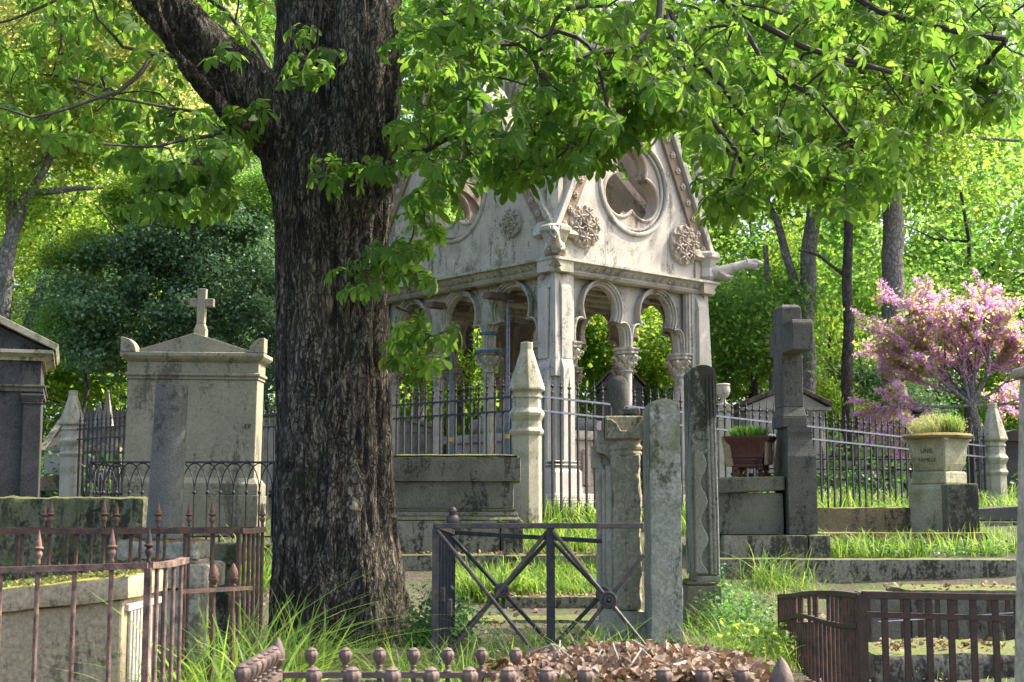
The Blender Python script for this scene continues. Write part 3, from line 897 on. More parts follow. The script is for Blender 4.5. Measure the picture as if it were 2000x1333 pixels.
def picket_mb(h, w=.011):
    """square bar with a barbed spear tip; h = height of the spear point"""
    b = MB()
    b.lathe([(w * 1.35, 0), (w * 1.35, h - .2)], n=4, rot=PI / 4)
    b.lathe([(w * 1.3, h - .22), (w * 1.7, h - .2), (w * 1.1, h - .185), (w * .9, h - .15), (w * 1.5, h - .135), (w * 1.5, h - .128), (w * .8, h - .11), (w * .8, h - .10), (w * 1.2, h - .09), (w * .7, h - .075), (.001, h)], n=6)
    for a in (0, PI / 2, PI, 1.5 * PI):
        d = Vector((math.cos(a), math.sin(a), 0))
        b.tube([Vector((0, 0, h - .155)), Vector((0, 0, h - .14)) + d * .02, Vector((0, 0, h - .12)) + d * .028], [.004, .0035, .001], 4)
    return b
def iron_run(p0, p1, zr0, zr1, drop, tip, foot, n, name, lab, cat, mat, matr, group=None, w=.011, gap=.0, rw=.03):
    """a run of pickets through two rails. zr = height of the upper rail at each end"""
    t = thing(name, ((p0 + p1) / 2 + Vector((0, 0, foot))), lab, cat, group)
    L = (p1 - p0).length; d = (p1 - p0).normalized(); nrm = Vector((-d.y, d.x, 0))
    for dz in (0, drop):
        a = Vector((p0.x, p0.y, zr0 - dz)); c = Vector((p1.x, p1.y, zr1 - dz))
        b = MB(); hw = nrm * rw * .55
        b.hexa([a - hw, c - hw, c + hw, a + hw], [a - hw + Vector((0, 0, .02)), c - hw + Vector((0, 0, .02)), c + hw + Vector((0, 0, .02)), a + hw + Vector((0, 0, .02))])
        b.build('rail', matr, t)
    h = (zr0 + zr1) / 2 + tip - foot
    me = mesh_only(picket_mb(h, w), 'picket', mat)
    for i in range(n):
        f = (i + .5) / n
        q = p0.lerp(p1, f)
        zt = zr0 + (zr1 - zr0) * f + tip
        place_mesh('picket', me, (q.x, q.y, zt - h), t, math.atan2(d.y, d.x))
    return t
iron_run(FC + (FL - FC).normalized() * .17, FL + (FC - FL).normalized() * .17, 2.44, 2.44, .155, .27, 1.05, 74, 'iron_fence', 'tall black spear topped fence running left from the corner post past the canopy', 'fence', M['iron'], M['iron'], 'fence runs around the gothic canopy')
iron_run(FC + (FRr - FC).normalized() * .17, FRr - (FRr - FC).normalized() * .17, 2.44, 2.10, .155, .27, .98, 66, 'iron_fence', 'black spear topped fence with pale grey rails running right to the pink tree', 'fence', M['iron'], M['railp'], 'fence runs around the gothic canopy')
iron_run(FB + Vector((.1, 0, 0)), FRr + Vector((-.1, .25, 0)), 2.22, 1.92, .155, .22, 1.2, 46, 'iron_fence', 'far run of spear topped fence seen through the front fence behind the gothic canopy', 'fence', M['iron'], M['iron'], 'fence runs around the gothic canopy')

# ================================================================== left monument with cross
Ym = 15.6
def mon():
    t = thing('cross_monument', (XX(370, 1000, Ym), Ym, .95), 'broad cream stone slab monument topped by a small cross left of the chestnut trunk', 'tomb')
    Mx = Matrix.Translation((XX(368, 800, Ym), Ym, 0)) @ Matrix.Rotation(R(-2), 4, 'Z') @ Matrix.Rotation(R(.8), 4, 'Y')
    z = lambda py: ZZ(py, Ym)
    b = MB(Mx); w = .715; d = .34
    b.box(-w, w, 0, d, z(935), z(742))
    b.build('slab', M['mon'], t, bevel=.01)
    b = MB(Mx)
    b.box(-w - .06, w + .06, -.06, d + .06, .85, z(966)); b.box(-w - .05, w + .05, -.05, d + .05, z(966), z(945))
    b.hexa([(-w - .05, -.05, z(945)), (w + .05, -.05, z(945)), (w + .05, d + .05, z(945)), (-w - .05, d + .05, z(945))], [(-w - .0, -.0, z(932)), (w + .0, -.0, z(932)), (w, d, z(932)), (-w, d, z(932))])
    b.build('plinth', M['mon'], t, bevel=.008)
    b = MB(Mx)
    prof = [(0, z(742)), (-.012, z(741)), (-.012, z(736)), (-.03, z(734)), (-.03, z(730)), (-.01, z(727)), (-.01, z(708)), (-.05, z(703)), (-.075, z(697)), (-.075, z(690)), (-.05, z(689))]
    for side in range(1):
        for i in range(len(prof) - 1):
            (a, z0), (c, z1) = prof[i], prof[i + 1]
            if z1 - z0 < 1e-4: continue
            b.hexa([(-w + a, a, z0), (w - a, a, z0), (w - a, d - a, z0), (-w + a, d - a, z0)], [(-w + c, c, z1), (w - c, c, z1), (w - c, d - c, z1), (-w + c, d - c, z1)])
    b.build('cornice', M['mon'], t, bevel=.004)
    b = MB(Mx)
    zb, zt = z(689), z(651)
    b.prism([(-.60, zb), (.60, zb), (.60, zb + .03), (.0, zt), (-.60, zb + .03)], -.02, d + .02)
    b.build('pediment', M['mon'], t, bevel=.006)
    for s in (-1, 1):
        b = MB(Mx)
        pts = [(s * .79, zb - .002), (s * .79, zb + .16)] + [(s * (.79 - .17 * math.sin(a)), zb + .16 * math.cos(a)) for a in np.linspace(.15, PI / 2 - .05, 8)] + [(s * .615, zb - .002)]
        b.prism(pts, -.075, .1)
        b.build('corner_ornament', M['mon'], t, bevel=.006)
    b = MB(Mx)
    c = .035
    b.box(c - .065, c + .065, .08, .2, zt - .04, zt + .07)
    b.hexa([(c - .06, .085, zt + .07), (c + .06, .085, zt + .07), (c + .06, .195, zt + .07), (c - .06, .195, zt + .07)], [(c - .042, .10, zt + .12), (c + .042, .10, zt + .12), (c + .042, .18, zt + .12), (c - .042, .18, zt + .12)])
    b.hexa([(c - .042, .10, zt + .12), (c + .042, .10, zt + .12), (c + .042, .18, zt + .12), (c - .042, .18, zt + .12)], [(c - .05, .10, zt + .51), (c + .05, .10, zt + .51), (c + .05, .18, zt + .51), (c - .05, .18, zt + .51)])
    b.box(c - .13, c - .049, .102, .178, zt + .31, zt + .40); b.box(c + .049, c + .135, .102, .178, zt + .31, zt + .40)
    b.build('cross', M['mon'], t, bevel=.006)
    # small painted mark, letters lying on their side with a dot
    for (txt, px, py, s, rot) in (("EP", 483, 838, .075, 0), (".", 486, 853, .10, 0)):
        o = text_mesh('painted_mark', txt, s, M['dirtmark'])
        q = P(px, py, Ym + .0)
        loc = Mx.inverted() @ q; loc.y = -.0025; q = Mx @ loc
        o.rotation_euler = (PI / 2, 0, R(-2)); o.parent = t; o.location = q - org(t) - Vector((.03, 0, 0))
mon()

# dark mausoleum at the left edge
def mauso():
    Y = 15.4; z = lambda py: ZZ(py, Y)
    xr = XX(78, 800, Y)
    Mx = Matrix.Translation((xr, Y, 0)) @ Matrix.Rotation(R(17), 4, 'Z') @ Matrix.Translation((-xr, -Y, 0))
    t = thing('mausoleum', (xr - .55, Y, .9), 'soot dark stone mausoleum with pediment roof at the left edge', 'mausoleum')
    b = MB(Mx); b.box(xr - 1.1, xr, Y, Y + 1.6, .85, z(706)); b.build('wall', M['dark'], t, bevel=.01)
    xp = XX(47, 800, Y)
    b = MB(Mx); b.box(xp, xr + .012, Y - .045, Y + .1, .85, z(790)); b.box(xp - .02, xr + .03, Y - .06, Y + .1, z(790), z(787)); 
    b.hexa([(xp - .005, Y - .05, z(787)), (xr + .015, Y - .05, z(787)), (xr + .015, Y + .1, z(787)), (xp - .005, Y + .1, z(787))], [(xp - .03, Y - .075, z(776)), (xr + .04, Y - .075, z(776)), (xr + .04, Y + .1, z(776)), (xp - .03, Y + .1, z(776))])
    b.box(xp - .03, xr + .04, Y - .075, Y + .1, z(776), z(771)); b.build('pilaster', M['dark'], t, bevel=.006)
    b = MB(Mx); b.box(xr - 1.1, xr + .03, Y - .03, Y + 1.62, z(766), z(757)); b.box(xr - 1.1, xr + .045, Y - .05, Y + 1.62, z(757), z(753)); b.build('string_course', M['grey'], t, bevel=.004)
    b = MB(Mx); b.box(xr - 1.1, xr + .03, Y - .03, Y + 1.62, z(706), z(700)); b.hexa([(xr - 1.1, Y - .03, z(700)), (xr + .03, Y - .03, z(700)), (xr + .03, Y + 1.6, z(700)), (xr - 1.1, Y + 1.6, z(700))], [(xr - 1.1, Y - .1, z(693)), (xr + .10, Y - .1, z(693)), (xr + .10, Y + 1.6, z(693)), (xr - 1.1, Y + 1.6, z(693))])
    b.box(xr - 1.1, xr + .12, Y - .12, Y + 1.65, z(693), z(686)); b.build('cornice', M['limeg'], t, bevel=.004)
    xa = xr - .50; zb = z(686); zt = z(628)
    b = MB(Mx); b.prism([(xa - .62, zb), (xa + .60, zb), (xa, zt - .05)], Y - .02, Y + 1.6); b.build('gable', M['dark'], t)
    b = MB(Mx)
    for s in (-1, 1):
        x1 = xa + s * .64
        b.prism([(x1, zb), (xa, zt - .02), (xa, zt + .06), (x1 + s * .03, zb + .06)] if s < 0 else [(x1, zb), (x1 + s * .03, zb + .06), (xa, zt + .06), (xa, zt - .02)], Y - .14, Y + 1.65)
    b.build('roof', M['limeg'], t, bevel=.004)
mauso()

# background tombs
def tombhouse(x0p, x1p, peak, eave, base, Y, name, lab, depth=1.6, mat='limeg', matr='rooftile', rot=0, apx=.5):
    x0, x1 = XX(x0p, eave, Y), XX(x1p, eave, Y); w = x1 - x0
    t = thing(name, ((x0 + x1) / 2, Y, ZZ(base, Y)), lab, 'tomb')
    Mx = Matrix.Translation((x0 + w / 2, Y, 0)) @ Matrix.Rotation(R(rot), 4, 'Z'); hw = w / 2
    ze, zp, zb = ZZ(eave, Y), ZZ(peak, Y), ZZ(base, Y)
    b = MB(Mx); b.box(-hw * .86, hw * .86, .05, depth, zb, ze); b.build('wall', M[mat], t, bevel=.01)
    b = MB(Mx); b.box(-hw * .98, hw * .98, .0, depth + .05, ze, ze + w * .04); b.build('cornice', M[mat], t, bevel=.01)
    a = -hw + w * apx; z1 = ze + w * .04
    b = MB(Mx); b.prism([(-hw * .9, z1), (hw * .9, z1), (a, zp - w * .05)], .03, depth); b.build('gable', M[mat], t)
    b = MB(Mx)
    b.prism([(-hw, z1), (a, zp - w * .05), (a, zp), (-hw * 1.03, z1 + w * .05)], -.05, depth + .1)
    b.prism([(hw, z1), (hw * 1.03, z1 + w * .05), (a, zp), (a, zp - w * .05)], -.05, depth + .1)
    b.build('roof', M[matr], t, bevel=.01)
    b = MB(Mx); b.box(-hw * .80, -hw * .55, .02, .1, zb, ze - w * .01); b.build('pilaster', M[mat], t, bevel=.01)
    b = MB(Mx); b.box(hw * .55, hw * .80, .02, .1, zb, ze - w * .01); b.build('pilaster', M[mat], t, bevel=.01)
    return t
tombhouse(1446, 1624, 748, 802, 925, 25, 'tomb_house', 'low tomb house with mossy pediment roof behind the dark stone cross', 2.4, 'lime', apx=.57)
tombhouse(1680, 1800, 778, 815, 930, 29, 'tomb_house', 'small shaded tomb house between the two grey trunks behind the right fence', 1.6, 'grey', 'grey')
tombhouse(700, 856, 812, 845, 930, 26, 'tomb_house', 'pale tomb house seen through the fence beside the chestnut trunk', 1.6, 'lime', 'limeg')
tombhouse(1165, 1262, 700, 760, 930, 27, 'tomb_house', 'grey tomb house behind the slim columns of the gothic canopy', 1.4, 'grey', 'grey')
tombhouse(488, 600, 806, 822, 960, 24, 'tomb_house', 'bluish grey tomb house behind the fence right of the cross topped monument', 1.6, 'limeg', 'grey')
# long roofed tomb left
def gravroof():
    Y = 25; z = lambda p: ZZ(p, Y); x = lambda p: XX(p, 850, Y)
    t = thing('roofed_tomb', (x(160), Y, z(930)), 'pale tomb with steep scaly stone roof behind the left fence post', 'tomb')
    b = MB(); b.box(x(88), x(232), Y, Y + 1.5, z(940), z(882)); b.build('wall', M['lime'], t, bevel=.01)
    b = MB(); b.box(x(83), x(236), Y - .06, Y + 1.6, z(882), z(874)); b.build('cornice', M['limeg'], t)
    b = MB(); b.hexa([(x(86), Y - .04, z(874)), (x(234), Y - .04, z(874)), (x(234), Y + 1.5, z(874)), (x(86), Y + 1.5, z(874))], [(x(118), Y + .6, z(797)), (x(222), Y + .6, z(797)), (x(222), Y + .9, z(797)), (x(118), Y + .9, z(797))]); b.build('roof', M['granite'], t)
    b = MB(); b.hexa([(x(78), Y - .1, z(880)), (x(92), Y - .1, z(880)), (x(92), Y + .1, z(880)), (x(78), Y + .1, z(880))], [(x(113), Y + .55, z(786)), (x(122), Y + .55, z(790)), (x(122), Y + .9, z(790)), (x(113), Y + .9, z(786))]); b.build('ridge_slab', M['slab'], t)
    for (a, h) in ((212, 768), (196, 790)):
        b = MB(); b.lathe([(.13, z(835)), (.02, z(h)), (.03, z(h - 2)), (.0, z(h - 5))], (x(a), Y - .1), 4, rot=PI / 4); b.build('pinnacle', M['lime'], t)
gravroof()
b = MB(); z = lambda p: ZZ(p, 24.5)
b.rough(XX(60, 930, 24.5), XX(150, 930, 24.5), 24.0, 24.6, z(960), z(930), res=.06, amp=.03)
setp(b.build('mossy_kerb', M['stepb'], None), 'yellow mossy kerb in front of the steep roofed tomb', 'kerb')
def urnpost():
    Y = 21.5; z = lambda p: ZZ(p, Y); c = (XX(1413, 800, Y), Y)
    t = thing('urn_pillar', (c[0], Y, 1.2), 'slim pale pillar with a small urn right of the gothic canopy', 'monument')
    b = MB(); b.box(c[0] - .10, c[0] + .10, Y - .1, Y + .1, 1.1, z(805)); b.box(c[0] - .13, c[0] + .13, Y - .13, Y + .13, z(805), z(800)); b.box(c[0] - .11, c[0] + .11, Y - .11, Y + .11, z(800), z(790)); b.build('pillar', M['limeg'], t, bevel=.008)
    b = MB(); b.lathe([(.09, z(790)), (.04, z(784)), (.035, z(779)), (.08, z(774)), (.11, z(764)), (.10, z(754)), (.115, z(752)), (.10, z(750))], c, 16); b.build('urn', M['lime'], t, smooth=True)
urnpost()
# low wall and dark slabs far right
b = MB(); Y = 27
for r_ in range(5):
    x = XX(1592, 900, Y)
    while x < XX(1800, 900, Y):
        w = random.uniform(.25, .5); b.rough(x, x + w - .015, Y, Y + .3, 1.6 + r_ * .21, 1.6 + r_ * .21 + .195, res=.1, amp=.03, rnd=.03); x += w
setp(b.build('rubble_wall', M['slab'], None), 'low rubble stone wall behind the right fence', 'wall')
def darktomb():
    Y = 17.2; z = lambda p: ZZ(p, Y); x = lambda p: XX(p, 1000, Y)
    t = thing('black_tomb', (x(1960), Y, .95), 'polished black low tomb slab behind the right stone planter', 'tomb')
    b = MB(); b.hexa([(x(1908), Y, z(1018)), (x(2080), Y, z(1018)), (x(2080), Y + 1.0, z(1018)), (x(1908), Y + 1.0, z(1018))], [(x(1908), Y, z(994)), (x(2080), Y, z(984)), (x(2080), Y + 1.0, z(984)), (x(1908), Y + 1.0, z(994))]); b.build('slab', M['granite'], t, bevel=.01)
    b = MB(); b.box(x(1890), x(2100), Y - .1, Y + 1.1, .8, z(1019)); b.build('base', M['grey'], t, bevel=.01)
darktomb()
b = MB(); Y = 25; b.box(XX(1905, 900, Y), XX(2080, 900, Y), Y, Y + .5, 1.4, ZZ(862, Y)); b.prism([(XX(1900, 900, Y), ZZ(862, Y)), (XX(2085, 900, Y), ZZ(862, Y)), (XX(1990, 900, Y), ZZ(838, Y))], Y - .05, Y + .55)
setp(b.build('headstone', M['dark'], None), 'blue grey headstone behind the rightmost fence post', 'headstone')

# ================================================================== low arched iron fence in front of the monument
def archfence():
    Y = 14.4; x = lambda p: XX(p, 905, Y); zt = ZZ(905, Y); zb = ZZ(1062, Y)
    t = thing('arched_fence', (x(350), Y, zb), 'low black iron fence with looped pointed arches in front of the cross topped monument', 'fence')
    def rails(a, c):
        b = MB(); d = (c - a).normalized(); n = Vector((-d.y, d.x, 0)) * .018
        for zz, h in ((zt, .018), (zb + .06, .016)):
            p, q = Vector((a.x, a.y, zz)), Vector((c.x, c.y, zz)); k = Vector((0, 0, h))
            b.hexa([p - n, q - n, q + n, p + n], [p - n + k, q - n + k, q + n + k, p + n + k])
        b.build('rails', M['iron'], t)
    sp = .130; hh = zt - zb
    def barmesh():
        b = MB(); b.bar((0, 0, 0), (0, 0, hh - .30), .013); b.lathe([(.010, hh - .31), (.017, hh - .30), (.017, hh - .285), (.010, hh - .275)], n=6)
        return b
    def archmesh():
        b = MB()
        for s in (-1, 1):
            pts = [(s * (sp * (1 - math.cos(a))) + 0, 0, hh - .30 + (.30 * math.sin(a))) for a in np.linspace(0, PI / 2, 8)]
            b.tube(pts, .006, 4)
        return b
    me, ma = mesh_only(barmesh(), 'bar', M['iron']), mesh_only(archmesh(), 'arch_loop', M['iron'])
    def run(a, c):
        rails(a, c); L = (c - a).length; n = int(L / sp); d = (c - a).normalized(); rz = math.atan2(d.y, d.x)
        for i in range(n + 1):
            p = a + d * sp * i
            bb = place_mesh('bar', me, (p.x, p.y, zb), t, rz)
            place_mesh('arch_loop', ma, (p.x, p.y, zb), bb, rz).rotation_euler = (0, 0, rz) if False else (0, 0, 0)
    a, c = Vector((x(178), Y, 0)), Vector((x(538), Y, 0))
    run(a, c); run(a, a + Vector((0, 2.0, 0))); run(c + Vector((0, .13, 0)), c + Vector((0, 2.0, 0)))
    b = MB()
    for q in (a, c): b.bar((q.x, q.y, zb - .1), (q.x, q.y, zt + .01), .024)
    b.build('corner_bar', M['iron'], t)
archfence()
b = MB(); Y = 14.2; b.rough(XX(170, 1070, Y), XX(560, 1070, Y), Y, Y + .35, .6, ZZ(1066, Y), res=.05)
setp(b.build('kerb', M['step'], None), 'stone kerb under the low arched iron fence', 'kerb')

# mossy dark wall at left
b = MB(); Y = 12.0
b.rough(XX(-120, 960, Y), XX(282, 960, Y), Y, Y + .45, .2, ZZ(972, Y), res=.05, amp=.02, rnd=.03)
o = b.build('mossy_wall', M['mossy'], None, smooth=True); setp(o, 'long dark moss covered wall behind the broken column', 'wall')

# ================================================================== central sarcophagus and steps
def tomb_mid():
    Y = 14.0; z = lambda p: ZZ(p, Y); x = lambda p: XX(p, 950, Y); x0 = x(600)
    t = thing('sarcophagus', (x(860), Y, .8), 'massive grey stone sarcophagus with heavy lid beside the chestnut trunk', 'tomb')
    b = MB(); b.rough(x0, x(1017), Y, Y + .95, z(941), z(893), res=.05, amp=.005); b.rough(x0, x(1013), Y + .02, Y + .93, z(893), z(889), res=.06, amp=.012); b.build('lid', M['grey'], t, smooth=True)
    b = MB(); b.rough(x0, x(1003), Y + .04, Y + .9, z(994), z(941), res=.05, amp=.003); 
    b.build('body', M['grey'], t, smooth=True)
    b = MB()
    for (py0, py1, o0, o1) in ((1000, 994, .03, .0), (1008, 1000, .0, .0), (1016, 1008, -.03, -.01)):
        b.hexa([(x0, Y + o0, z(py0)), (x(1005) - o0 + .04, Y + o0, z(py0)), (x(1005) - o0 + .04, Y + .94, z(py0)), (x0, Y + .94, z(py0))], [(x0, Y + o1 + .02, z(py1)), (x(1005) - o1 + .02, Y + o1 + .02, z(py1)), (x(1005) - o1 + .02, Y + .92, z(py1)), (x0, Y + .92, z(py1))])
    b.build('base_moulding', M['grey'], t, bevel=.006)
    b = MB(); b.rough(x0 - .02, x(978) - .006, Y - .05, Y + 1, .6, z(1017), res=.05, amp=.004); b.rough(x(978), x(1022), Y - .048, Y + 1, .6, z(1017), res=.05, amp=.004); b.build('plinth', M['step'], t, smooth=True)
tomb_mid()
def kerb(name, mat, x0p, x1p, top, bot, Y, depth, lab, cat='step', joints=(), res=.05, amp=.008, extra=.25, tilt=0):
    b = MB(); xs = [x0p] + list(joints) + [x1p]
    for i in range(len(xs) - 1):
        xa, xb = XX(xs[i], top, Y), XX(xs[i + 1], top, Y)
        dy = random.uniform(-.006, .006); dz = random.uniform(-.006, .004)
        b.rough(xa + .004, xb - .004, Y + dy, Y + depth, ZZ(bot, Y) - extra, ZZ(top, Y) + dz, res=res, amp=amp, rnd=.018)
    o = b.build(name, M[mat], None, smooth=True)
    return setp(o, lab, cat)
kerb('stone_step', 'step', 560, 1188, 1084, 1122, 13.6, .4, 'long stone step under the sarcophagus beside the chestnut trunk', joints=(985,))
kerb('stone_step', 'step', 985, 1182, 1166, 1205, 12.1, .4, 'dark crusted low step behind the iron gate', joints=())
kerb('stone_step', 'step', 860, 1240, 1210, 1262, 11.4, .5, 'lowest worn step behind the bottom of the iron gate', joints=(990,), amp=.012)
kerb('stone_step', 'step', 1395, 1995, 1092, 1142, 13.4, .45, 'long black stained kerb below the dark cross tomb', joints=(1575,))
kerb('stone_footing', 'stepb', 1395, 1990, 1140, 1178, 13.35, .4, 'lighter brown footing under the long stained kerb at right', 'footing', joints=(1560, 1690, 1850))
kerb('mossy_step', 'stepb', 1590, 1932, 1040, 1086, 14.6, .4, 'middle mossy brown kerb stone above the grass at right', joints=())
kerb('mossy_block', 'stepb', 1592, 1852, 991, 1033, 15.3, .45, 'upper orange mossed kerb block in front of the right fence', 'kerb', joints=(1825,), amp=.015)

# dark cross tomb at right
def crosstomb():
    Y = 14.0; z = lambda p: ZZ(p, Y); x = lambda p: XX(p, 950, Y)
    t = thing('cross_tomb', (x(1500), Y, .75), 'dark granite tomb chest with a tall angled stone cross at its end', 'tomb')
    b = MB(); b.rough(x(1404), x(1566) - .004, Y - .28, Y + 1.2, .6, z(1045), res=.05, amp=.004); b.rough(x(1566), x(1608), Y - .28, Y + 1.2, .6, z(1045), res=.05, amp=.004); b.build('base', M['step'], t, smooth=True)
    b = MB(); b.rough(x(1380), x(1526), Y - .1, Y + .9, z(1044), z(963), res=.05, amp=.003); b.build('chest', M['grey'], t, smooth=True)
    b = MB(); b.hexa([(x(1380), Y - .14, z(966)), (x(1528), Y - .14, z(958)), (x(1528), Y + .95, z(958)), (x(1380), Y + .95, z(966))], [(x(1380), Y - .14, z(934)), (x(1528), Y - .14, z(931)), (x(1528), Y + .95, z(931)), (x(1380), Y + .95, z(934))]); b.build('lid', M['grey'], t, bevel=.015)
    # pedestal with concave shoulders
    Mx = Matrix.Translation((x(1558), Y - .02, 0)) @ Matrix.Rotation(R(4), 4, 'Z')
    b = MB(Mx); hw = .138
    b.box(-hw, hw, -.16, .34, z(1044), z(893))
    ring = []
    n = 10
    for i in range(n):
        t0, t1 = i / n, (i + 1) / n
        f = lambda t_: .052 * math.sin(t_ * PI / 2) if t_ < .55 else .052 * math.sin(.55 * PI / 2) - .0 + .014 * math.sin((t_ - .55) / .45 * PI)
        za, zb_ = z(893) + (z(845) - z(893)) * t0, z(893) + (z(845) - z(893)) * t1
        a, c = f(t0), f(t1)
        b.hexa([(-hw + a * .4, -.16 + a, za), (hw - a * .4, -.16 + a, za), (hw - a * .4, .34, za), (-hw + a * .4, .34, za)], [(-hw + c * .4, -.16 + c, zb_), (hw - c * .4, -.16 + c, zb_), (hw - c * .4, .34, zb_), (-hw + c * .4, .34, zb_)])
    b.box(-hw + .02, hw - .02, -.10, .32, z(845), z(836))
    b.build('pedestal', M['granite'], t, smooth=True)
    # cross: seen nearly from its end, arms run towards the viewer
    Mx = Matrix.Translation((x(1550), Y + .02, 0)) @ Matrix.Rotation(R(6), 4, 'Z')
    b = MB(Mx); hw = .102; zc0 = z(836)
    b.box(-hw - .022, hw + .02, -.11, .26, zc0, zc0 + .10)
    b.hexa([(-hw - .02, -.11, zc0 + .10), (hw + .02, -.11, zc0 + .10), (hw + .02, .26, zc0 + .10), (-hw - .02, .26, zc0 + .10)], [(-hw, -.07, zc0 + .20), (hw, -.07, zc0 + .20), (hw, .23, zc0 + .20), (-hw, .23, zc0 + .20)])
    zt = z(596)
    b.box(-hw, hw, -.07, .23, zc0 + .20, zt - .03)
    b.hexa([(-hw, -.07, zt - .03), (hw, -.07, zt - .03), (hw, .23, zt - .03), (-hw, .23, zt - .03)], [(-hw + .025, -.04, zt), (hw - .025, -.04, zt), (hw - .025, .2, zt), (-hw + .025, .2, zt)])
    b.box(-hw + .0, hw + .0, -.42, -.0705, z(692), z(642))
    b.box(-hw + .0, hw + .0, .2305, .36, z(692), z(642))
    b.hexa([(-hw, -.42, z(642)), (hw, -.42, z(642)), (hw, -.0705, z(642)), (-hw, -.0705, z(642))], [(-hw + .0, -.40, z(634)), (hw - .0, -.40, z(634)), (hw, -.0705, z(634)), (-hw, -.0705, z(634))])
    b.build('cross', M['granite'], t, bevel=.008)
crosstomb()
# terracotta planter with green tuft
def terra():
    Y = 14.15; z = lambda p: ZZ(p, Y)
    cx = XX(1466, 900, Y); zb = ZZ(930, Y) + .01
    t = thing('terracotta_planter', (cx, Y, zb), 'broken footed terracotta planter standing on the granite tomb chest', 'planter')
    Mx = Matrix.Translation((cx, Y, 0)) @ Matrix.Rotation(R(-24), 4, 'Z')
    prof = [(.125, .07), (.135, .075), (.135, .10), (.125, .105), (.132, .115), (.135, .16), (.145, .165), (.145, .18), (.14, .185), (.15, .26), (.165, .31), (.19, .345), (.195, .36), (.195, .375)]
    b = MB(Mx)
    q = lambda r, h: [(-r * 1.12, -r, zb + h), (r * 1.12, -r, zb + h), (r * 1.12, r, zb + h), (-r * 1.12, r, zb + h)]
    for i in range(len(prof) - 1):
        if prof[i + 1][1] - prof[i][1] > 1e-5: b.hexa(q(*prof[i]), q(*prof[i + 1]))
    b.build('pot', M['terra'], t, bevel=.003)
    b = MB(Mx)
    for i in range(13):
        x = -.125 + i * .0208
        b.tube([(x, -.14, zb + .205), (x * 1.1, -.155, zb + .27), (x * 1.2, -.168, zb + .31)], .007, 5)
        b.ball((x, -.138, zb + .14), .010, 6, 4, 1, .6, 1.3)
    b.build('fluted_relief', M['terra'], t, smooth=True)
    b = MB(Mx)
    for sx in (-1, 1):
        for sy in (-1, 1):
            b.tube([(sx * .11, sy * .10, zb + .075), (sx * .13, sy * .12, zb + .045), (sx * .12, sy * .11, zb + .02), (sx * .15, sy * .14, zb + .0)], [.035, .03, .018, .024], 7)
    b.build('feet', M['terra'], t, smooth=True)
    b = MB(Mx)
    b.rough(-.235, -.155, -.165, .15, zb + .08, zb + .375, res=.02, amp=.014, shape=lambda w: Vector((w.x - .035 * (w.z - zb - .08) / .3 + .02, w.y, w.z)))
    b.build('crumbled_edge', M['terrab'], t, smooth=True)
    b = MB(Mx); b.rough(.165, .195, -.13, .13, zb + .09, zb + .33, res=.02, amp=.012)
    b.build('crumbled_edge', M['terrab'], t, smooth=True)
terra()
# octagonal stone planter on a stepped pedestal
def stoneplanter():
    Y = 15.0; z = lambda p: ZZ(p, Y); c = (XX(1851, 950, Y), Y + .3)
    t = thing('stone_planter', (c[0], c[1], .95), 'large mossy square stone planter with dry grass on a stepped pedestal', 'planter')
    rot = math.atan2(U.y, U.x) + PI / 4 - PI / 2 + R(0)
    s2 = math.sqrt(2)
    rot = math.atan2(U.y, U.x) + PI / 4
    k = .225
    zt = z(852)
    b = MB(); b.lathe([(.245, z(921)), (.255, z(917)), (.285, z(906)), (.305, z(890)), (.315, z(874)), (.335, z(863)), (.355, z(859)), (.355, zt)], c, 4, rot=rot)
    b.build('bowl', M['planter'], t, bevel=.02)
    b = MB(); b.lathe([(.295, z(945)), (.295, z(924)), (.28, z(920))], c, 4, rot=rot)
    b.build('upper_block', M['planter'], t, bevel=.012)
    b = MB(); b.lathe([(.33, .85), (.33, z(955)), (.295, z(945))], c, 4, rot=rot)
    b.build('pedestal', M['planter'], t, bevel=.012)
    b = MB(); b.rough(XX(1849, 980, Y - .15), XX(1911, 980, Y - .15), Y - .18, Y + .3, .8, ZZ(945, Y - .15), res=.03, amp=.004, rnd=.02); b.build('front_block', M['grey'], t, smooth=True)
    # soil + mossy rim
    b = MB(); b.lathe([(.358, zt - .015), (.372, zt + .010), (.34, zt + .035), (.1, zt + .05)], c, 16, rot=rot, fn=lambda a, zz: .93 + .07 * abs(math.cos(2 * (a - rot))) + .03 * math.sin(9 * a)); b.build('mossy_rim', M['stepb'], t, smooth=True)
    # eroded inscription on the left face
    fr = frame(Vector(c + (0,)) , V, U)
    for (txt, py, size, h) in (("UNIS", 876, .066, .2195), ("FAMILLE", 893, .058, .212)):
        o = text_mesh('inscription', txt, size, M['letter'], 'CENTER')
        # face plane normal = -U ; text x axis runs to the right as seen from the camera = -V
        rm = Matrix(((-V.x, 0, -U.x), (-V.y, 0, -U.y), (0, 1, 0))).to_4x4()
        o.matrix_world = Matrix.Translation(Vector((c[0], c[1], ZZ(py + 8, Y) - .0)) - U * (h + .004) - org(t)) @ rm
        o.parent = t
    return t, c, zt
PLT, PC, PZ = stoneplanter()

